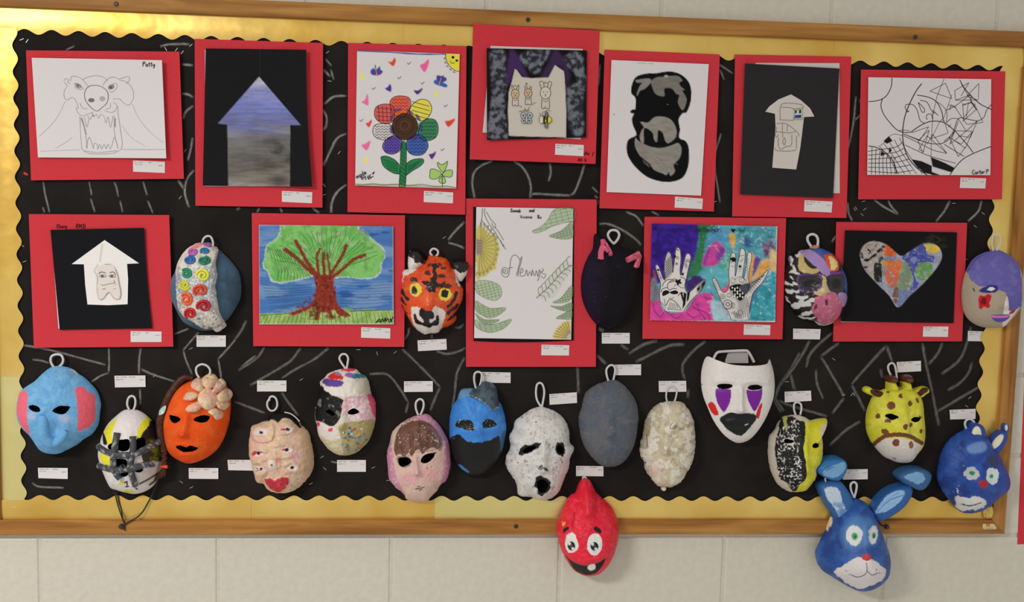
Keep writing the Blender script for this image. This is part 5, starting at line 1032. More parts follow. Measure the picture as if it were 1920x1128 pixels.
# zebra, sunglasses, pink
C = (1460, 430, 5.127)
def pt(c):
    for P, w in (('110 260 130 300 115 330', 24), ('140 350 150 400 110 415 190 420', 22), ('60 515 120 525 180 520', 20), ('80 590 120 600 190 595', 30), ('175 640 220 650 270 640 200 690', 28), ('135 735 220 710 290 690 340 680', 36), ('160 760 220 740 300 720', 24), ('240 810 300 800 340 775', 30), ('205 835 270 850 340 845', 18), ('180 255 200 240 215 215', 30), ('120 460 140 475', 18), ('70 650 110 710', 14)): c.line(P, w, (196, 196, 194), wob=12)
    c.line('95 260 110 310', 20, (120, 100, 140), wob=8)
    c.poly('200 215 290 190 340 210 430 280 490 380 510 430 480 455 430 430 370 380 300 310 240 250', (150, 124, 176), wob=3); c.poly('330 190 400 180 470 205 520 240 440 245 440 290 400 250 350 215', (48, 82, 154), wob=3)
    c.poly('200 250 240 240 245 300 290 350 360 375 395 395 340 425 260 420 200 395 185 330', (180, 158, 100), wob=5); c.poly('245 285 260 270 310 330 370 365 330 378 280 350', BK)
    c.poly('440 245 490 235 540 260 575 310 578 380 540 402 500 395 470 340 450 300', (206, 70, 40), wob=3); c.poly('480 260 520 265 560 310 565 350 540 385 505 388 498 330', (218, 196, 130), wob=5)
    c.poly('575 290 610 370 655 480 658 620 635 560 620 440', (52, 86, 150)); c.poly('500 400 560 410 600 400 625 440 560 440 500 440', (110, 40, 130))
    c.poly('360 460 430 440 470 500 480 580 530 610 500 650 400 640 340 620 330 590 400 560 410 500', (178, 160, 108), wob=8); c.poly('570 615 640 610 660 660 630 740 590 720', (152, 122, 170))
    c.poly('350 650 400 640 470 605 540 605 580 660 610 730 590 820 540 880 460 908 390 905 370 860 330 800 316 750 340 710', (178, 92, 118), wob=5); c.speck((196, 128, 140), .66, 24, 5, .05, .7, '350 650 540 605 600 730 540 880 390 905 330 780'); c.ell(460, 700, 16, 32, (70, 30, 66), wob=4); c.ell(355, 745, 12, 30, (80, 36, 66), 20, wob=4)
    c.poly('180 450 230 425 330 425 420 440 410 560 350 600 240 605 195 570 178 510', (92, 48, 110), wob=5); c.poly('195 455 240 440 330 440 405 450 400 550 340 590 240 595 205 560 190 510', (44, 38, 52), wob=4); c.poly('470 450 540 430 620 430 635 500 625 590 570 605 500 580 465 530', (46, 38, 54), wob=4)
    c.ell(310, 520, 72, 36, (18, 16, 20), wob=6); c.ell(550, 520, 50, 50, (16, 14, 18), wob=6); c.poly('300 140 380 140 385 175 310 180', (196, 128, 96))
    c.line('360 890 400 915 480 912 550 890', 14, (176, 168, 150), wob=5)
t, d = mask('mask split into zebra stripes, purple eye patches, gold moon and pink mouth', C, '330 150 380 150 440 185 510 220 570 290 610 370 650 470 660 580 655 680 630 780 570 860 480 915 390 925 340 890 260 870 190 840 120 760 75 680 55 560 60 440 80 320 120 240 200 200 270 175', .055, BK, pt, relief=[('g', 310, 520, 90, 70, -.010), ('g', 550, 520, 70, 70, -.010), ('g', 470, 720, 120, 120, .012), ('r', '440 450 440 590', 40, .006), ('r', '230 400 330 420', 30, .003)], material='paint_gloss', lump=.0012, seed=31)
loop(t, C, '310 160 280 110 282 65 325 45 365 65 378 110 372 165', .014, .0032)

# violet hair
C = (1790, 420, 4.908)
def pt(c):
    c.speck((166, 152, 134), .55, 110, 3, .15, .5)
    c.poly('100 430 110 400 170 310 260 260 380 235 470 255 560 330 605 430 620 600 610 760 560 790 500 790 495 740 480 655 470 630 400 600 300 575 230 570 190 545 140 500 125 450', (96, 90, 158), wob=4); c.speck((116, 112, 176), .6, 60, 13, .1, .5, '110 400 380 235 560 330 610 600 480 655 230 570')
    c.poly('228 610 260 585 330 560 390 570 402 605 360 630 290 632 235 625', (52, 44, 110), wob=3); c.poly('295 605 320 580 350 578 375 595 340 615', (214, 210, 206), sm=False)
    c.poly('218 690 235 655 270 660 300 645 335 650 335 690 322 720 325 765 295 770 270 760 245 780 220 765 222 735', (184, 26, 40), wob=4); c.ell(270, 708, 26, 34, (100, 24, 26), wob=8)
    c.poly('480 660 500 740 500 800 560 790 600 760 500 890 470 930 440 940 450 800', (212, 206, 198), wob=3); c.poly('338 838 400 832 505 832 495 870 440 900 380 895 345 868', (92, 74, 150)); c.poly('342 840 420 845 498 838 490 855 420 862 350 858', (216, 120, 170)); c.poly('500 815 560 780 545 815 510 828', (160, 40, 60)); c.line('172 592 182 615', 11, BK)
    c.line('115 440 190 330 260 285', 5, (52, 48, 110))
t, d = mask('putty coloured mask with violet side swept hair and red flower on cheek', C, '380 238 450 255 530 310 580 380 608 460 615 600 605 740 560 820 500 890 440 945 340 955 230 940 140 890 85 810 65 680 75 540 110 420 170 320 260 265', .052, (160, 146, 128), pt, relief=[('r', '440 600 450 740', 40, .010), ('g', 435, 740, 40, 36, .008), ('g', 340, 600, 60, 30, -.004)], material='paint_matte', lump=.0006, seed=41, h0=.017, sb=.0134)
loop(t, C, '355 245 342 190 350 110 375 95 415 115 415 180 385 245', .020, .0024, 'cord_white'); 

# ---- row three
# elephant
C = (20, 650, 5.126)
def pt(c):
    c.speck((120, 172, 208), .55, 70, 3, .12, .5); c.speck((84, 138, 182), .64, 40, 13, .06, .5)
    c.poly('95 432 160 440 158 620 165 740 182 840 130 792 85 722 58 620 72 500', (214, 98, 116), wob=3); c.poly('618 405 680 378 740 425 808 470 815 600 800 725 690 800 640 790 645 680 635 520', (212, 92, 108), wob=5)
    c.ell(200, 660, 40, 36, (176, 168, 186), aa=30, a=.6); c.ell(520, 690, 60, 40, (168, 166, 190), aa=40, a=.6); c.poly('570 205 630 230 640 280 600 230', (200, 200, 196), wob=5)
t, d = mask('sky blue elephant mask with pink ears and curled trunk', C, '440 182 520 188 600 215 660 260 730 310 790 370 840 440 868 540 858 640 845 740 790 830 700 890 630 945 540 990 460 1025 360 1022 290 990 240 920 190 850 130 790 90 730 62 640 70 520 95 430 150 380 230 330 300 260 370 205', .062, (98, 154, 198), pt,
    holes=['172 580 200 558 250 568 285 600 268 625 210 615', '403 612 450 575 490 566 565 572 560 600 520 640 460 645'], relief=[('r', '300 640 315 760 325 860 400 930 480 900 540 800', 50, .006), ('g', 425, 790, 42, 60, -.008), ('g', 230, 590, 60, 40, -.003), ('g', 480, 605, 80, 50, -.004)], lump=.0011, material='paint_matte', seed=51, rag=.4, sb=.008, h0=.012)
ctube('trunk', t, C, '305 650 312 720 318 800 335 870 390 920 450 905 500 860 535 795', 0, [.006, .011, .012, .0125, .0125, .0115, .0105, .009, .006], (100, 156, 200), on=d, lift=-.0035, material='paint_matte', spk=(92, 146, 190), n=14)
loop(t, C, '412 192 385 140 395 90 440 72 485 80 505 120 495 160 465 192', .012, .0028)

# helmet
C = (170, 730, 4.031)
def pt(c):
    c.poly('170 240 200 220 160 330 170 400 130 415 105 400 110 300', (208, 200, 40), wob=5); c.poly('90 320 105 340 125 410 95 410', BK); c.poly('70 480 145 515 145 575 90 560', (212, 204, 48), wob=3); c.poly('440 195 462 235 430 290 375 370 340 370 355 300 380 260', (218, 206, 44), wob=8); c.poly('455 230 515 285 545 400 400 430 380 350 430 285', (22, 22, 20), wob=4); c.poly('400 390 540 385 535 545 400 560', (52, 50, 26), wob=5); c.speck((120, 124, 30), .5, 50, 5, .1, .8, '410 400 535 400 530 540 410 550')
    c.poly('210 210 300 160 360 160 340 380 240 380 200 340 175 300', (206, 200, 200), wob=8)
    c.poly('95 590 540 545 545 640 470 760 330 790 160 745', (204, 200, 198), wob=4); c.poly('540 545 520 640 480 720 380 690 360 640', (176, 164, 156), aa=40, a=.7); c.line('370 712 440 675 520 625', 13, (56, 28, 18)); c.line('445 720 490 685 525 645', 13, (56, 28, 18)); c.line('258 704 274 694 276 734', 11, BK, sm=False); c.line('262 735 290 731', 8, BK); c.ell(285, 765, 34, 14, (196, 196, 60), wob=6); c.ell(232, 705, 16, 18, (196, 196, 60), wob=5); c.line('340 745 355 752', 12, BK, wob=4)
t, d = mask('white, yellow and black sports helmet mask with grey face cage', C, '290 148 360 155 420 190 465 235 510 290 540 380 535 480 540 560 520 640 490 710 430 760 350 785 270 775 200 755 160 740 130 690 100 620 78 560 60 480 75 400 90 340 130 260 190 200 245 158', .066, (206, 202, 198), pt,
    holes=['205 395 235 380 292 382 285 458 205 455', '345 380 400 365 412 420 345 458', '188 525 268 530 268 580 192 578', '335 575 395 590 380 625 330 615', '225 615 285 610 275 652 225 650', '130 425 160 405 165 452 138 450'], lump=.0012, seed=61, material='paint_satin', sb=.007)
GB = (60, 62, 68)
for P in ('200 325 180 450 170 560 190 630 222 672', '318 352 320 450 300 560 310 640 340 725', '62 430 130 475 240 495 340 485 430 440 520 395', '66 575 150 600 235 605 330 590 400 570 480 560', '185 640 230 600 250 580'): ctube('cage_bar', t, C, P, 0, .0074, GB, on=d, lift=.0045, material='paint_clay', spk=(150, 150, 148))
loop(t, C, '290 150 276 110 285 65 310 48 335 65 338 110 325 152', .014)
tube('chin_cord', '180 755 200 850 235 960 258 1018', C, [.012, .010, .013, .016], .0016, 'black_cord', t); tube('chin_cord', '190 760 225 880 248 990 262 1018', C, [.010, .006, .011, .016], .0012, 'black_cord', t); tube('chin_cord', '515 660 490 740 430 860 370 950 262 1018 258 1065', C, [.02, .014, .012, .014, .016, .016], .0016, 'black_cord', t)
pp = crop_px([(235, 1032)], C)[0]; disc('cord_toggle', pp[0], pp[1], .0128, .0062, .007, 'black_metal', t)

# orange face with flower and braid
C = (290, 670, 4.906)
def pt(c):
    c.speck((236, 100, 44), .56, 70, 3, .12, .5); c.speck((206, 70, 24), .62, 90, 13, .1, .4); c.poly('135 525 240 560 240 580 190 605 140 590', (190, 70, 24), a=.3, aa=16)
t, d = mask('orange face mask with clay flower and brown ribbon braid', C, '345 205 430 180 520 175 620 220 680 300 700 420 690 560 670 650 630 760 560 860 450 935 325 972 230 945 140 880 95 780 80 640 85 560 110 470 160 350 230 260', .064, (228, 78, 22), pt,
    holes=['138 530 170 535 210 545 238 568 200 600 160 592 140 560', '357 568 400 540 450 530 505 540 490 580 440 598 390 590', '195 820 230 808 290 825 330 810 400 832 350 860 280 868 255 860 220 840'], relief=[('r', '295 540 280 620 268 690', 38, .010), ('g', 265, 705, 44, 32, .009), ('r', '200 800 290 800 400 815', 18, .003), ('r', '230 890 300 885 370 890', 22, .004), ('g', 300, 930, 70, 40, .004), ('g', 185, 565, 70, 40, -.004), ('g', 430, 565, 90, 45, -.004)], lump=.0008, material='paint_matte', seed=71)
def pf(c): c.speck((222, 150, 140), .5, 40, 3, .1, .7); c.speck((214, 200, 140), .6, 30, 9, .08, .7)
fl = Dome('flower_centre', t, C, '430 300 500 280 570 330 585 420 500 480 430 450 395 380', .022, (214, 184, 160), pf, on=d, h0=.002, lump=.003, lsc=30, nr=24, nth=80, material='paint_clay', seed=3)
for i, P in enumerate(('440 190 500 150 560 165 580 210 545 270 480 290 440 245', '335 255 360 200 410 192 442 240 445 310 380 300', '555 245 600 195 640 212 652 260 595 315 530 325', '575 345 640 288 700 303 716 350 670 402 595 405', '560 398 640 398 688 430 650 478 590 465', '490 490 550 460 622 500 628 545 575 572 530 525', '285 470 330 430 400 405 445 435 380 497 310 497', '263 370 300 322 370 318 405 350 350 392 290 392')):
    Dome('petal', t, C, P, .018, (216, 182, 158), pf, on=d, h0=.003, lump=.003, lsc=26, rag=.8, nr=20, nth=72, material='paint_clay', seed=80+i)
loop(t, C, '408 185 384 140 385 90 430 62 480 75 510 115 505 160', .022)
BR = (62, 30, 20)
ctube('hair_ribbon', t, C, '350 190 270 185 190 262 120 390 70 520 52 640 70 760 85 860', [.018, .020, .022, .024, .024, .024, .026, .026], [.005, .008, .009, .010, .010, .010, .010, .009], BR, material='paint_satin', spk=(84, 44, 28), n=10)
for k in range(6): ctube('braid_strand', t, C, [(88+(14 if k % 2 else -14), 845+k*24), (88, 862+k*24), (88-(14 if k % 2 else -14), 885+k*24)], .028, .0055, BR, material='paint_satin', spk=(92, 50, 30))
ctube('hair_tie', t, C, '55 1002 85 1006 118 1003', .032, .0042, (214, 70, 40), material='paint_satin')
for k in range(5): ctube('braid_end', t, C, [(86, 1008), (70-10*k+22, 1060), (60-32*k+30, 1100+14*k)], [.032, .03, .026], [.005, .0035, .001], BR, material='paint_satin')
pq = '38 520 50 475 95 442 104 460 85 510 48 530'
flat_poly('pearl_clip', pq, C, .033, .003, 'mother_of_pearl', t, sm=True)

# many eyes
C = (450, 730, 5.369)
def pt(c):
    c.speck((206, 182, 156), .54, 34, 3, .1, .7); c.speck((206, 150, 146), .62, 60, 13, .08, .5); c.poly('600 380 720 500 745 700 735 800 640 860 620 600', (178, 150, 116), a=.7, aa=50); c.ell(560, 660, 60, 50, (206, 158, 168), a=.7, aa=50)
    c.poly('250 320 270 280 320 240 400 220 470 222 560 280 620 380 600 385 555 345 500 292 430 292 380 335 330 300 280 318', (20, 18, 19), wob=5)
    for (x, y, rx, ry) in ((205, 425, 70, 40), (480, 405, 60, 36), (185, 640, 56, 30), (470, 608, 60, 26), (195, 800, 50, 28), (530, 785, 52, 30), (320, 755, 40, 46)): c.ell(x, y, rx, ry, (214, 200, 192), wob=8, a=.9)
    for (x, y, r) in ((213, 432, 16), (482, 400, 17), (185, 640, 17), (472, 605, 17), (212, 796, 13), (525, 784, 16), (318, 758, 9)): c.ell(x, y, r*1.15, r, (30, 26, 38), wob=4)
    for P in ('400 400 440 390 465 402 440 415', '120 640 165 615 165 650 125 665', '205 625 240 630 205 640', '410 610 450 595 455 615', '160 790 195 800 170 805'): c.poly(P, (180, 46, 64), wob=5)
    c.poly('245 912 295 890 345 912 395 888 470 882 490 925 465 975 400 1030 345 1022 285 975', (176, 40, 52), wob=7); c.speck((196, 70, 80), .6, 20, 23, .05, .8, '260 912 345 912 470 890 460 975 345 1022'); c.ell(380, 710, 30, 22, (206, 120, 116), wob=8, a=.7)
    c.speck((66, 58, 50), .73, 18, 33, .03, .9, '500 880 700 800 640 940 480 1020'); c.line('160 820 210 810', 8, BK, wob=3)
ey = [('p', '105 400 180 350 300 330 350 380 330 500 260 530 150 515', 14, .007), ('p', '380 360 450 310 540 330 570 380 500 440 410 450', 14, .006), ('r', '110 610 180 590 260 620', 22, .006), ('r', '110 690 180 710 260 690', 24, .007), ('r', '360 560 450 540 520 570', 22, .005), ('r', '350 655 430 680 520 660', 24, .006), ('r', '130 740 200 730 240 770', 20, .006), ('r', '130 850 200 850 250 830', 26, .007), ('r', '450 760 520 730 590 770', 22, .005), ('r', '470 830 560 820 640 800', 24, .005), ('g', 320, 730, 60, 80, .012), ('p', '245 912 295 890 345 912 395 888 470 882 490 925 465 975 400 1030 345 1022 285 975', 14, .006), ('g', 213, 432, 22, 20, -.005), ('g', 482, 402, 22, 20, -.005), ('g', 185, 640, 26, 18, -.005), ('g', 472, 606, 26, 18, -.005)]
t, d = mask('lumpy flesh coloured mask with six eyes and red heart lips', C, '120 370 200 335 270 300 320 250 400 228 470 228 550 275 620 360 690 430 715 520 735 600 745 700 735 800 690 880 620 960 540 1015 440 1040 350 1032 280 1005 240 950 170 925 145 850 120 760 95 660 92 560 100 450', .060, (196, 168, 140), pt, relief=ey, material='paint_clay', lump=.0022, lsc=28, lump2=.0008, rag=1.2, seed=91)
loop(t, C, '300 90 275 130 280 180 310 212 350 205 375 160 365 95 330 68 300 80 295 110', .010, .0024)
ctube('wire_end', t, C, '445 228 500 240 550 270 600 320', .018, .0016, (190, 180, 176), material='paint_satin')

# patchwork
C = (570, 650, 4.7)
def pt(c):
    c.speck((206, 200, 190), .5, 40, 3, .1, .7)
    c.poly('150 300 240 230 330 190 450 185 520 240 600 400 480 430 330 440 200 400', (206, 200, 192), wob=6); c.poly('160 310 180 280 250 285 340 300 340 340 290 355 200 345', (88, 62, 136), wob=7); c.poly('205 265 260 225 320 240 350 265 330 290 240 285', (196, 40, 40), wob=7); c.poly('325 205 380 180 450 190 440 215 360 215', (206, 62, 84), wob=7); c.poly('360 240 420 230 460 250 420 270 370 262', (126, 100, 160), wob=7); c.poly('410 270 460 240 520 240 550 275 470 280', (56, 116, 136), wob=7); c.ell(300, 240, 30, 12, (140, 110, 160), wob=8)
    c.poly('460 290 580 280 590 420 520 430 470 410', (186, 178, 156), wob=5, a=.8)
    c.poly('105 480 150 340 185 380 250 430 355 465 350 540 320 620 290 670 230 705 150 680 100 640', (22, 22, 22), wob=6); c.speck((120, 122, 116), .68, 40, 7, .06, .7, '120 480 200 440 330 500 300 640 200 690 130 640')
    c.poly('360 450 440 420 580 420 632 470 640 560 630 660 480 660 360 640 330 560', (212, 172, 178), wob=6); c.speck((226, 206, 206), .56, 22, 9, .08, .8, '360 450 440 420 560 430 560 640 380 640'); c.poly('560 430 600 420 640 480 632 620 600 560', (214, 66, 106), wob=8, a=.9); c.poly('330 580 390 600 400 650 320 680', (196, 190, 178), wob=8)
    c.poly('110 655 230 700 300 730 320 800 250 830 140 790', (208, 200, 192), wob=6); c.ell(232, 730, 20, 18, (214, 60, 100), wob=5); c.ell(124, 680, 16, 20, (210, 60, 100), wob=5)
    c.poly('310 690 480 650 630 650 600 770 540 860 440 940 340 955 330 820', (164, 152, 104), wob=6); c.poly('140 790 250 830 320 820 335 955 260 930 180 860', (192, 180, 142), wob=6); c.speck((206, 198, 178), .6, 20, 19, .06, .8, '140 790 320 830 335 955 200 880')
    rnd = random.Random(8)
    for k in range(46):
        x = rnd.uniform(330, 600); y = rnd.uniform(700, 930)
        if sdpoly(np.array([x]), np.array([y]), L('320 700 600 690 580 790 500 880 430 930 340 940'))[0] < 0: c.ell(x, y, rnd.uniform(8, 15), rnd.uniform(7, 12), rnd.choice([(196, 52, 40), (60, 120, 160), (70, 150, 170), (206, 170, 60), (206, 204, 200), (64, 110, 70), (70, 60, 140), (206, 100, 50), (130, 150, 60)]), wob=4, aa=4)
t, d = mask('patchwork mask with black and pink cheeks and bead spattered chin', C, '400 185 460 195 500 235 555 270 580 350 595 420 625 470 632 560 628 660 600 760 560 840 500 900 440 940 340 955 260 930 190 870 130 780 110 680 95 600 110 500 130 420 150 350 140 310 170 280 220 230 300 200 350 190', .060, (196, 186, 166), pt,
    holes=['388 570 430 542 460 548 488 572 450 592 400 595', '190 570 230 552 270 590 250 606'], relief=[('p', '130 290 350 180 560 260 600 420 460 440 330 445 200 405', 14, .006), ('n', '340 450 440 420 640 470 632 660 360 650', 22, 0, .003), ('r', '350 470 345 640 330 700', 30, .006), ('g', 335, 690, 40, 34, .008)], material='paint_clay', lump=.0016, lump2=.0010, lsc=24, rag=1.0, seed=101)
loop(t, C, '365 190 330 140 312 100 330 68 365 65 388 95 385 140 376 192', .014)
rnd = random.Random(5)
for k in range(16):
    x = rnd.uniform(345, 560); y = rnd.uniform(715, 900)
    if sdpoly(np.array([x]), np.array([y]), L('345 720 580 700 560 780 490 860 430 910 355 920'))[0] > 0: continue
    q = crop_px([(x, y)], C)[0]; hh = float(d.surf(q[0], q[1])[0]); col = rnd.choice([(196, 52, 40), (60, 120, 160), (206, 204, 200), (60, 130, 80), (80, 60, 140)])
    ctube('bead', t, C, [(x-5, y), (x, y+1), (x+5, y)], [hh+.001, hh+.0012, hh+.001], .0022, col, material='paint_gloss')

# girl
C = (710, 740, 5.127)
def pt(c):
    c.speck((196, 160, 150), .55, 90, 3, .12, .5); c.ell(300, 800, 90, 50, (206, 146, 156), aa=60, a=.7); c.ell(500, 760, 90, 60, (206, 148, 152), aa=60, a=.7); c.ell(360, 690, 40, 60, (200, 150, 156), aa=40, a=.6)
    c.poly('60 560 110 440 130 350 200 270 300 210 400 185 480 180 560 250 650 380 700 480 690 720 640 840 595 850 620 700 620 500 540 380 400 260 260 270 170 350 140 520 150 700 200 850 260 970 220 960 90 800', (186, 126, 150), wob=6); c.speck((206, 172, 180), .58, 30, 7, .08, .7, '60 560 130 350 400 185 560 250 690 480 640 840 620 500 400 260 150 400 200 850 220 960 90 800')
    c.poly('120 420 140 350 210 280 260 260 200 330 160 430 150 560 130 520', (196, 182, 160), wob=6, a=.8)
    c.poly('150 520 170 380 220 290 320 230 420 245 520 300 580 400 600 480 560 520 520 500 455 540 420 570 390 530 350 545 320 590 290 560 250 600 200 570 170 580', (104, 70, 56), wob=6); c.poly('480 300 560 340 620 460 600 540 540 480', (120, 100, 96), wob=8, a=.7); c.speck((72, 46, 38), .58, 40, 17, .06, .7, '170 500 220 300 400 250 560 400 540 500 350 540 200 570', 1.6, .4); c.speck((206, 196, 186), .76, 12, 27, .03, .9, '150 500 220 280 400 240 580 400 560 500 350 560 200 570')
    for P in ('300 240 340 235 380 245', '230 280 260 262 300 250', '540 430 560 450 570 440'): c.line(P, 12, (196, 184, 160), wob=8)
    c.poly('170 610 200 590 260 590 320 630 285 690 220 695 185 660', (96, 88, 76), a=.7, wob=4); c.poly('520 555 555 550 530 580', (60, 50, 48))
    c.line('355 905 395 898 435 888', 9, BK, wob=2); c.line('372 882 402 880', 8, BK, wob=2); c.line('390 915 415 910', 8, BK, wob=2); c.ell(470, 705, 8, 7, (120, 84, 80)); c.ell(505, 690, 6, 5, (120, 84, 80)); c.line('355 770 375 775', 5, (150, 110, 106))
t, d = mask('pale girl mask with brown fringe and pink side locks', C, '400 190 470 185 530 230 600 310 650 400 680 470 690 570 688 700 650 820 600 855 560 920 500 980 460 1020 350 1022 270 1000 240 950 160 880 100 800 85 680 80 560 110 450 130 360 200 280 300 220', .060, (196, 168, 154), pt,
    holes=['190 612 230 600 290 605 310 640 280 675 230 688 198 668', '403 630 430 585 480 562 540 562 520 610 470 650 430 655'], relief=[('r', '355 600 365 690 370 740', 26, .009), ('g', 370, 750, 34, 30, .007), ('p', '150 520 170 380 320 230 520 300 600 480 455 540 350 545 250 600 170 580', 14, .006), ('r', '90 560 90 760 160 880 240 960', 40, .006), ('r', '650 420 680 600 640 800', 40, .006), ('r', '250 420 230 540', 14, -.004), ('r', '310 340 320 500', 12, -.004), ('r', '400 340 430 520', 14, -.004)], lump=.0014, lump2=.0007, rag=1.0, material='paint_satin', seed=111, sb=.007)
loop(t, C, '380 192 358 130 360 70 395 40 428 60 430 120 402 192', .014)

# blue and black
C = (830, 680, 4.907)
def pt(c):
    c.speck((66, 136, 206), .55, 80, 3, .12, .6); c.poly('140 330 160 260 250 230 300 240 230 300', (96, 140, 172), aa=16)
    c.poly('240 295 300 225 370 170 440 175 500 225 505 320 530 385 470 445 410 392 320 340', (70, 86, 98), wob=6); c.speck((44, 52, 60), .56, 40, 7, .08, .7, '240 295 370 170 500 225 525 385 470 440 320 340'); c.line('240 298 330 330 410 390 460 430 520 400 525 370', 8, (170, 174, 170), wob=7, tex=.48, grain=9)
    c.poly('60 710 110 665 160 662 200 710 300 728 400 720 480 690 528 680 535 800 580 790 530 950 400 1040 200 1030 60 850', (24, 25, 27), wob=8); c.poly('118 560 150 530 220 525 270 540 295 612 250 622 180 602 125 588', (26, 26, 27), wob=5); c.poly('370 550 410 515 470 530 495 570 440 590 380 602', (26, 26, 27), wob=5)
    c.speck((200, 204, 204), .76, 11, 17, .03, .9, '110 560 150 520 280 530 300 620 180 610'); c.speck((200, 204, 204), .76, 11, 19, .03, .9, '360 550 410 510 500 560 380 605'); c.poly('138 935 165 935 245 1000 235 1012 180 980', (58, 118, 176), sm=False); c.speck((190, 195, 196), .80, 14, 29, .02, .8, '100 680 200 700 240 780 110 740'); c.poly('540 660 580 620 575 780 545 830 530 780', (44, 78, 116), a=.9, aa=14); c.ell(345, 650, 60, 40, (40, 100, 176), aa=40, a=.5)
t, d = mask('bright blue mask with black jaw and slate tuft on top', C, '180 240 250 232 300 232 360 180 420 172 495 225 510 330 545 400 575 500 585 620 560 760 530 850 480 940 400 1010 300 1040 200 1020 130 940 90 850 70 760 62 640 65 500 90 400 130 340 150 280', .058, (52, 118, 192), pt, relief=[('p', '240 295 370 175 490 225 525 385 470 440 320 340', 16, .009), ('n', '240 295 370 175 490 225 525 385 470 440 320 340', 30, 0, .004), ('g', 340, 640, 50, 70, .008), ('g', 205, 570, 80, 40, -.005), ('g', 430, 560, 60, 40, -.005)], lump=.0010, seed=121, rag=.5)
loop(t, C, '305 232 290 160 295 100 325 82 358 100 355 160 335 232', .014)

# white ghost
C = (930, 710, 4.7)
def pt(c):
    c.speck((176, 174, 170), .58, 40, 3, .08, .7); c.ell(600, 800, 70, 150, (196, 172, 174), aa=80, a=.7); c.speck((132, 130, 126), .72, 20, 13, .04, .7)
    for P in ('200 650 230 600 320 570 385 565 390 590 330 640 270 660 215 682', '520 590 545 560 595 570 608 640 590 690 550 670 530 640', '345 900 360 865 420 860 470 900 472 960 420 1025 370 1010 350 960'): c.poly(P, (20, 19, 19), wob=12)
    c.poly('375 790 400 755 440 770 460 810 420 805 395 800', (50, 48, 48), wob=12, tex=.4, grain=10); c.line('570 690 585 730', 14, (40, 38, 38), wob=8, tex=.45, grain=8)
    for (x, y) in ((230, 335), (352, 380), (255, 725), (195, 738), (295, 870)): c.ell(x, y, 9, 7, (110, 100, 98), wob=4)
t, d = mask('chalk white ghostly mask with ragged black eyes and open mouth', C, '400 245 480 265 560 310 620 380 645 470 650 560 690 605 655 690 640 780 600 880 560 980 490 1050 400 1060 310 1040 200 1020 180 920 130 840 85 760 90 680 125 600 115 500 150 450 170 370 240 310 320 260', .060, (196, 194, 190), pt,
    holes=['235 635 270 605 330 590 350 600 310 635 260 655', '540 600 570 585 592 610 590 650 560 655 542 635', '365 905 400 885 445 905 455 955 415 1000 375 985'], relief=[('r', '420 580 410 700 410 780', 44, .012), ('g', 415, 790, 50, 40, .008), ('g', 290, 620, 90, 50, -.006), ('g', 565, 620, 60, 60, -.006), ('g', 410, 940, 90, 90, .004)], lump=.0020, lump2=.0010, lsc=34, rag=1.2, material='paint_clay', seed=131, sb=.007)
loop(t, C, '395 245 360 180 352 110 362 50 390 35 415 60 425 130 405 245', .012)

# plain grey
C = (1070, 680, 5.127)
def pt(c): c.speck((74, 82, 96), .5, 120, 3, .15, .7); c.speck((98, 96, 96), .55, 90, 13, .15, .6); c.speck((124, 124, 128), .76, 22, 23, .04, .4)
t, d = mask('plain matte grey oval mask with no painted face', C, '370 165 450 170 520 220 590 300 630 380 650 500 640 640 610 780 550 900 470 975 390 998 290 985 200 900 140 820 100 720 80 620 80 510 110 420 140 300 220 225 300 190', .056, (84, 89, 98), pt, relief=[('r', '370 520 375 680', 50, .004), ('g', 380, 690, 46, 34, .004), ('g', 280, 560, 70, 50, -.003), ('g', 470, 560, 70, 50, -.003)], material='paint_matte', lump=.0010, rag=1.0, seed=141)
loop(t, C, '362 172 345 110 345 60 375 25 408 25 428 60 420 120 408 172', .010)

# crumpled cream paper
C = (1180, 730, 5.64)
def pt(c):
    c.speck((164, 152, 126), .50, 90, 3, .10, .7); c.speck((212, 206, 194), .54, 70, 13, .06, .8); c.poly('160 330 230 290 230 420 190 520 200 620 120 620 140 500', (150, 138, 114), wob=10, a=.8); c.ell(260, 860, 90, 60, (196, 172, 164), aa=60, a=.6); c.line('182 470 192 560 188 595', 6, (40, 36, 32)); c.ell(168, 770, 10, 8, BK); c.ell(540, 828, 6, 6, (90, 80, 70)); c.speck((120, 104, 84), .76, 26, 23, .03, .5)
    for P in ('460 350 440 370 430 400 440 415 462 405', '465 412 475 390 490 385 485 410 470 412', '492 360 490 410', '505 358 505 412', '485 390 515 388', '520 400 535 400 540 415 525 425 518 410', '548 425 555 408 570 410 578 432'): c.line(P, 6.5, (58, 52, 46))
t, d = mask('cream crumpled tissue mask with the handwritten word on forehead', C, '380 130 470 125 560 135 620 200 670 300 690 420 695 540 690 640 660 770 600 880 540 970 470 1020 380 1030 300 1015 230 940 170 850 155 760 120 700 115 590 140 500 165 350 200 270 250 200 310 155', .056, (190, 180, 156), pt, relief=[('r', '400 480 370 640', 44, .008), ('g', 370, 660, 44, 34, .008), ('r', '180 380 180 600', 24, -.006), ('g', 300, 520, 70, 50, -.003), ('g', 500, 540, 70, 50, -.003)], material='paint_clay', lump=.0030, lump2=.0012, lsc=60, rag=1.6, seed=151)
loop(t, C, '400 130 390 80 395 20 420 -30 465 -30 500 10 495 70 478 125', .0035, .0022)
Dome('paper_nub', t, C, '335 1035 345 1015 380 1015 390 1050 365 1072 340 1060', .010, (200, 188, 172), None, h0=.006, nr=12, nth=40, material='paint_clay', seed=3)

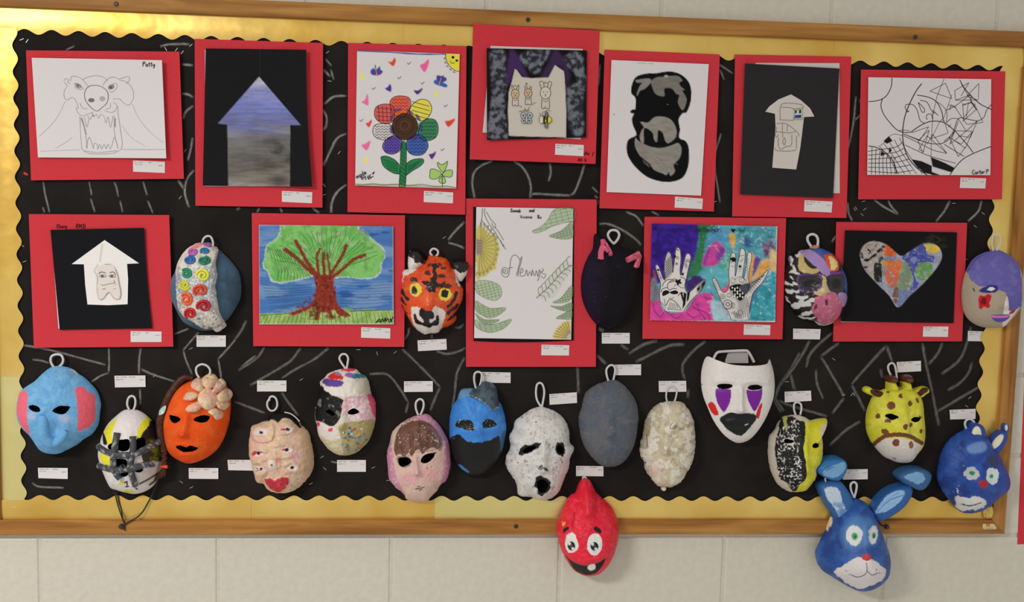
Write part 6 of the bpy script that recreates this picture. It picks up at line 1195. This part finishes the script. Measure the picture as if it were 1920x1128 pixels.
# smooth white theatre mask
C = (1290, 650, 5.935)
def pt(c):
    c.poly('305 480 350 462 440 468 480 485 470 600 430 690 400 725 365 690 320 600', (112, 26, 140), wob=2); c.poly('650 480 700 485 790 482 828 470 815 580 770 680 735 715 700 660 665 580', (112, 26, 140), wob=2)
    c.poly('222 640 255 610 300 640 340 740 325 762 280 750 240 690', (196, 32, 30), wob=3); c.poly('820 625 826 650 790 790 765 790 755 760 790 660', (190, 30, 30), wob=3)
    c.poly('352 800 400 760 480 728 560 745 640 738 730 745 765 790 720 860 660 930 600 985 540 980 470 940 400 880', (26, 27, 29), wob=4); c.line('430 865 540 872 680 858', 6, (12, 12, 12)); c.line('635 868 668 858', 10, (200, 200, 200)); c.ell(155, 418, 6, 8, BK)
t, d = mask('smooth white theatre mask with purple patches under eyes and black mouth', C, '190 98 260 115 380 150 520 165 700 168 840 158 885 122 905 180 930 280 928 420 900 540 840 680 770 820 700 940 640 1020 570 1052 500 1040 400 980 320 900 240 780 180 640 140 520 125 380 140 230', .066, (208, 203, 199), pt, center=(540, 520),
    holes=['323 436 350 415 410 410 470 415 495 434 460 460 400 468 350 458', '662 455 690 430 750 422 800 428 830 445 800 470 740 480 690 474'], relief=[('r', '580 470 578 600 575 690', 40, .012), ('g', 575, 700, 55, 36, .008), ('g', 410, 440, 110, 40, -.006), ('g', 745, 450, 110, 40, -.006), ('r', '300 380 440 370 580 400 720 375 880 390', 34, .004), ('r', '430 830 560 815 690 835', 26, .005), ('r', '440 905 560 915 680 895', 26, .005)], prof=(2.6, .55), open_top=(530, 430, 425, 620, 640), material='paint_satin', lump=.0002, seed=161, h0=.012)
ctube('hanger_strap', t, C, '285 135 300 100 330 62 400 52 520 46 640 42 672 58 700 100 735 168', .008, .0034, (196, 192, 188), material='paint_satin')
flat_poly('hanger_card', '442 72 560 56 668 64 672 180 412 180 415 145', C, .004, .001, 'print', t, (168, 164, 162))

# half black half yellow
C = (1420, 750, 5.94)
def pt(c):
    c.poly('525 220 620 215 700 205 780 195 770 240 715 290 705 400 725 560 700 700 640 770 645 860 580 960 500 1020 430 1020 470 940 540 880 540 720 510 540 530 380', (196, 192, 44), wob=5); c.speck((212, 208, 70), .56, 60, 3, .1, .6, '530 230 700 215 720 560 640 770 500 1010 540 720')
    c.poly('240 260 290 190 390 180 460 220 520 240 535 380 515 540 545 720 540 880 470 930 440 1010 380 1005 330 920 240 860 215 700 200 560 210 420 240 340', (26, 27, 26), wob=8); c.speck((206, 204, 200), .63, 15, 5, .03, .95, '215 420 300 280 450 220 480 400 470 560 520 760 500 900 400 990 330 910 240 850 210 600'); c.speck((26, 27, 26), .60, 40, 8, .05, .9, '460 230 530 250 530 500 510 540 540 720 530 860 480 800 460 500'); c.speck((26, 27, 26), .5, 60, 18, .05, .9, '260 580 360 560 400 680 300 740 250 680')
    c.poly('285 190 330 185 325 240 335 300 310 320', (168, 172, 90), wob=6, a=.9); c.poly('410 165 530 180 600 225 590 250 540 235 470 225 420 195', (196, 186, 166), wob=6); c.poly('285 450 310 425 390 430 415 465 395 505 330 490', (196, 190, 184), wob=5); c.ell(660, 500, 44, 34, (160, 160, 50), a=.7, aa=14)
t, d = mask('horned mask, left half speckled black, right half yellow', C, '340 175 430 160 530 190 600 222 680 208 755 200 772 212 758 240 715 290 700 350 715 420 720 520 710 620 690 700 640 760 640 850 580 940 520 1005 420 1018 340 1010 230 940 180 850 140 730 125 600 130 480 140 400 200 330 230 260 290 188', .056, (184, 174, 160), pt, center=(440, 600),
    holes=['295 452 320 430 380 440 408 462 370 478 310 475', '612 510 630 482 670 480 685 500 665 528 625 530'], relief=[('r', '520 440 525 640 520 760', 50, .012), ('g', 520, 770, 60, 50, .009), ('g', 350, 455, 70, 40, -.005), ('g', 650, 505, 60, 40, -.005), ('n', '215 420 300 220 480 240 500 900 330 910', 16, 0, .0015)], material='paint_clay', lump=.0014, lump2=.0008, rag=.9, seed=171)
loop(t, C, '425 160 408 100 412 40 445 22 485 45 490 100 478 160', .012)

# giraffe
C = (1600, 670, 5.369)
SP = (104, 58, 36)
def pt(c):
    c.speck((210, 206, 80), .55, 90, 3, .12, .6); c.speck((176, 170, 40), .64, 60, 13, .1, .5)
    c.poly('210 880 300 830 400 810 500 812 600 840 690 870 640 980 560 1060 440 1060 300 1000', (200, 192, 184), wob=2); c.line('208 872 300 800 380 778 480 776 580 796 690 862', 42, SP, wob=4)
    for (x, y, rx, ry, a) in ((380, 482, 42, 40, 0), (477, 384, 20, 24, 0), (570, 462, 24, 28, 0), (645, 432, 16, 28, -20), (246, 592, 25, 28, 0), (352, 636, 34, 22, 0), (526, 696, 26, 30, 0), (578, 680, 15, 24, 0), (682, 742, 15, 28, 0), (672, 598, 16, 16, 0), (318, 745, 40, 28, 25), (348, 346, 18, 10, 0), (430, 856, 38, 36, 0), (582, 878, 24, 36, 0)): c.ell(x, y, rx, ry, SP, a, wob=6)
    c.ell(585, 880, 14, 26, (140, 92, 48), a=.8, wob=4); c.ell(436, 862, 20, 18, (120, 72, 40), a=.7, wob=4); c.line('405 1012 425 1026', 8, (60, 54, 48), wob=3); c.poly('420 280 500 280 500 320 450 330', (150, 120, 90), wob=6, a=.8)
t, d = mask('yellow giraffe mask with brown spots, horns and white muzzle', C, '340 310 430 290 560 300 640 350 680 420 695 560 708 740 690 880 620 980 560 1050 450 1055 380 1030 300 990 210 890 160 800 135 700 140 560 180 440 230 360', .060, (194, 190, 52), pt,
    holes=['318 590 345 565 385 565 425 580 458 602 420 618 390 628 345 605', '580 625 610 600 650 600 678 610 655 640 625 650 600 642'], relief=[('r', '500 520 510 640 520 740', 50, .010), ('g', 500, 900, 140, 90, .006), ('g', 390, 595, 80, 40, -.004), ('g', 630, 625, 60, 40, -.004)], material='paint_satin', lump=.0009, seed=181)
YE = (196, 192, 54)
def ph(c): pass
Dome('horn', t, C, '360 235 405 235 445 310 430 340 360 330 352 290', .020, YE, ph, h0=.018, nr=20, nth=60, seed=4); Dome('horn_tip', t, C, '332 205 365 178 415 184 432 222 405 252 345 246', .026, (82, 46, 30), None, h0=.016, nr=20, nth=60, lump=.002, material='paint_gloss', seed=5)
Dome('horn', t, C, '500 240 555 238 575 300 570 335 505 325 500 290', .020, YE, ph, h0=.018, nr=20, nth=60, seed=6); Dome('horn_tip', t, C, '484 214 515 178 570 176 592 215 560 252 505 248', .026, (78, 42, 28), None, h0=.016, nr=20, nth=60, lump=.002, material='paint_gloss', seed=7)
def pe(c): c.poly('172 325 215 322 300 350 308 385 285 408 215 388 175 355', (66, 30, 22), wob=4)
Dome('ear', t, C, '108 328 128 300 165 296 195 320 290 340 312 385 285 412 200 388 130 360', .016, YE, pe, h0=.014, nr=22, nth=72, seed=8)
def pe(c): c.poly('638 362 690 308 740 302 752 335 715 365 668 392', (66, 30, 22), wob=4)
Dome('ear', t, C, '606 328 660 308 700 294 742 298 760 340 720 372 680 402 640 380', .016, YE, pe, h0=.014, nr=22, nth=72, seed=9)
loop(t, C, '385 190 355 130 352 80 385 55 415 75 428 130 440 215', .010)

# red drop
C = (1020, 880, 5.37)
def pt(c):
    c.speck((216, 52, 68), .54, 40, 3, .1, .7); c.speck((196, 22, 44), .62, 60, 13, .08, .6); c.speck((226, 110, 116), .78, 12, 23, .02, .7)
    c.poly('214 760 225 670 260 640 290 635 320 670 345 750 340 800 290 835 240 830', (214, 208, 204), wob=4); c.poly('438 800 440 720 470 660 515 640 565 665 585 730 575 810 520 865 470 850', (216, 210, 206), wob=4)
    for (x, y, rx, ry) in ((276, 768, 38, 46), (508, 772, 40, 44)): c.ell(x, y, rx, ry, (26, 26, 28), -10); c.ell(x-18, y-22, 14, 16, (220, 218, 216)); c.ell(x+14, y+26, 15, 14, (210, 208, 206)); c.ell(x, y, rx*.4, ry*.4, (70, 72, 78))
    c.poly('190 615 205 590 245 572 250 600 225 620 205 640', BK, wob=5); c.poly('502 600 520 570 575 605 572 640 540 630', BK, wob=4)
    c.poly('214 850 260 900 320 940 400 965 480 960 560 930 610 895 615 910 580 980 520 1040 440 1060 360 1040 300 1000 250 920', (20, 20, 21), wob=2); c.poly('438 975 465 955 510 950 520 985 500 1010 455 1012', (214, 208, 200), wob=3); c.ell(198, 545, 16, 20, (226, 160, 50), wob=8); c.line('305 430 300 500 285 560', 14, (130, 10, 30), a=.6, wob=5)
t, d = mask('red pointed drop mask with big cartoon eyes and one tooth', C, '405 88 450 100 485 150 520 220 580 280 640 330 690 390 730 470 745 560 750 640 735 740 700 850 640 960 560 1040 460 1068 370 1050 290 1000 220 900 170 790 135 660 130 560 160 480 190 400 250 280 320 230 345 160 375 105', .066, (212, 28, 52), pt, center=(440, 640), relief=[('r', '400 130 420 300 430 420', 60, .016), ('g', 390, 880, 80, 50, .006), ('r', '310 330 300 480 280 580', 12, -.005), ('p', '214 850 260 900 400 965 560 930 612 900 520 1040 360 1040 250 920', 12, -.003), ('r', '215 845 300 895 400 925 500 905 600 870', 30, .004), ('r', '330 320 420 335 520 300', 16, -.003)], material='paint_satin', lump=.0018, lump2=.0010, lsc=30, rag=1.0, seed=191, h0=.024, sb=.0134)
loop(t, C, '395 100 390 85 402 74 420 80 425 98', .020, .0020)

# large blue rabbit (plain hand painted rabbit face)
C = (1500, 840, 3.915)
BL = (36, 74, 142)
def pt(c):
    c.speck((52, 96, 166), .55, 70, 3, .1, .6); c.speck((24, 50, 112), .62, 80, 13, .1, .6); c.poly('330 560 420 500 520 520 570 600 560 700 470 720 360 740 300 660', (84, 130, 184), a=.6, aa=50)
    c.ell(398, 640, 62, 74, (200, 202, 204), wob=8); c.ell(538, 632, 34, 68, (200, 202, 204), 8, wob=6); c.ell(402, 645, 22, 28, (56, 150, 86), wob=3); c.ell(542, 640, 14, 24, (56, 150, 86), wob=3); c.ell(404, 648, 8, 10, BK); c.ell(543, 644, 6, 9, BK)
    c.poly('250 900 320 860 400 810 480 800 540 830 600 860 632 905 620 950 540 1000 440 1030 360 1000 290 950', (200, 194, 194), wob=8); c.line('488 842 492 900 470 930 420 945 380 930', 7, (96, 92, 96)); c.line('492 900 530 930 570 915', 7, (96, 92, 96)); c.ell(488, 800, 34, 26, (176, 40, 48), wob=4)
    for (x, y) in ((340, 900), (365, 925), (560, 890), (585, 915)): c.ell(x, y, 6, 5, (120, 116, 118))
    c.poly('185 590 230 510 240 540 200 605', (206, 196, 170), wob=4)
t, d = mask('large blue rabbit mask hanging below frame with long bent ears', C, '420 370 480 400 530 470 560 540 600 640 640 760 642 850 625 930 570 990 500 1030 420 1040 340 1005 240 945 150 880 120 780 150 700 200 600 240 500 300 430 360 385', .085, BL, pt, center=(400, 740), relief=[('g', 480, 870, 130, 110, .022), ('r', '470 560 485 780', 40, .008), ('g', 398, 640, 60, 70, -.006), ('g', 540, 635, 40, 60, -.006)], material='paint_satin', lump=.0010, seed=201, h0=.026, rag=.5, sb=.0134)
LB = (108, 152, 190)
def pe(c): c.poly('180 300 240 280 290 310 310 380 330 440 370 500 300 520 270 470 240 420 200 370', (176, 190, 204), wob=6); c.speck((84, 130, 180), .5, 50, 4, .08, .7, '240 400 320 400 360 500 290 510'); c.poly('300 450 390 470 350 540 290 530', (84, 124, 168), a=.7, aa=20)
Dome('ear', t, C, '142 280 200 240 290 240 350 310 395 400 395 470 360 540 285 538 240 490 180 390', .020, (44, 92, 150), pe, h0=.030, nr=34, nth=110, prof=(4, .5), seed=21)
def pe(c): c.poly('165 190 200 150 270 115 325 100 335 140 300 195 240 218', LB, wob=5); c.line('190 165 250 135', 6, (36, 74, 130))
Dome('ear_tip', t, C, '118 150 170 95 250 72 325 85 342 140 300 222 240 236 155 200', .018, (46, 104, 160), pe, h0=.034, nr=28, nth=90, prof=(4, .5), seed=22)
def pe(c): c.poly('552 470 600 390 660 330 730 308 768 320 750 370 690 430 600 475', (134, 170, 206), wob=4); c.line('570 460 660 380 755 345', 7, (66, 116, 172)); c.line('590 420 680 350 730 325', 5, (84, 130, 180))
Dome('ear', t, C, '528 470 560 400 640 320 720 280 800 268 822 310 780 400 680 485 580 532 545 512', .020, (42, 88, 146), pe, h0=.030, nr=34, nth=110, prof=(4, .5), seed=23)
def pe(c): c.poly('765 215 800 185 860 175 905 190 915 230 880 262 830 250', LB, wob=6)
Dome('ear_tip', t, C, '722 200 780 160 860 146 930 160 962 200 932 270 880 306 810 282 745 246', .018, (48, 88, 130), pe, h0=.034, nr=28, nth=90, prof=(4, .5), seed=24)
ctube('ear_wire', t, C, '190 245 185 225 200 200', .034, .0022, (170, 160, 140)); ctube('ear_wire', t, C, '800 275 806 285 795 300', .036, .0022, (190, 190, 186))
loop(t, C, '395 362 375 310 372 265 395 248 415 265 412 310 398 362', .024, .0028)
tube('cord', '575 535 600 565 630 572', C, [.02, .018, .017], .0018, 'black_cord', t); pp = crop_px([(634, 574)], C)[0]; disc('cord_toggle', pp[0], pp[1], .0128, .0058, .007, 'black_metal', t)

# small eared blue mask
C = (1740, 760, 4.339)
def pt(c):
    c.speck((44, 84, 160), .55, 70, 3, .1, .6); c.speck((20, 40, 100), .62, 80, 13, .1, .6); c.poly('320 330 440 290 480 340 440 380 340 385', (110, 140, 190), a=.8, aa=24); c.poly('470 420 540 410 580 470 520 500', (44, 50, 70), a=.8, aa=24)
    c.ell(358, 552, 62, 52, (170, 176, 180), wob=10); c.ell(525, 575, 50, 66, (196, 204, 208), wob=8); c.ell(358, 548, 24, 18, (40, 120, 76), wob=5); c.ell(515, 574, 14, 15, (40, 140, 80), wob=4)
    c.poly('415 620 450 605 485 628 475 662 440 672 415 652', (160, 34, 40), wob=6); c.poly('225 740 300 750 380 740 470 770 470 810 420 840 330 855 250 845', (196, 196, 194), wob=12); c.line('270 800 340 815 430 790', 9, (60, 60, 64), wob=4)
    c.speck((200, 202, 206), .76, 16, 23, .03, .9, '180 640 280 640 260 720 200 700'); c.speck((200, 202, 206), .76, 16, 33, .03, .8, '260 480 300 480 300 520')
t, d = mask('blue mask with two small round ears in lower right corner of board', C, '300 190 380 172 460 230 520 330 570 400 620 500 655 600 640 680 570 740 510 790 450 840 360 872 260 862 190 790 120 700 75 600 80 500 110 380 180 270', .060, (34, 66, 140), pt, relief=[('g', 440, 630, 70, 70, .012), ('g', 358, 552, 60, 50, -.005), ('g', 525, 575, 50, 60, -.005), ('g', 360, 790, 120, 60, .006)], lump=.0012, lump2=.0006, rag=.8, material='paint_satin', seed=211, h0=.018, sb=.0134)
def pe(c): c.ell(394, 242, 40, 74, (214, 204, 176), 4)
Dome('ear', t, C, '338 215 365 158 415 146 455 185 460 280 425 325 385 325 345 280', .014, (36, 66, 138), pe, h0=.030, nr=28, nth=90, prof=(4, .5), seed=31)
def pe(c): c.ell(565, 293, 30, 70, (214, 206, 184), 37)
Dome('ear', t, C, '485 350 520 280 580 225 632 205 636 270 605 330 555 395 505 400', .014, (38, 70, 144), pe, h0=.026, nr=28, nth=90, prof=(4, .5), seed=32)
def pe(c): c.ell(637, 180, 11, 24, (218, 212, 200))
Dome('ear_tip', t, C, '620 170 636 148 652 172 645 208 624 218', .008, (40, 72, 146), pe, h0=.026, nr=12, nth=40, prof=(4, .5), seed=33)
loop(t, C, '310 185 300 145 318 115 350 112 375 135 378 175', .018, .0028)

# crumpled end of the foil in the lower right corner
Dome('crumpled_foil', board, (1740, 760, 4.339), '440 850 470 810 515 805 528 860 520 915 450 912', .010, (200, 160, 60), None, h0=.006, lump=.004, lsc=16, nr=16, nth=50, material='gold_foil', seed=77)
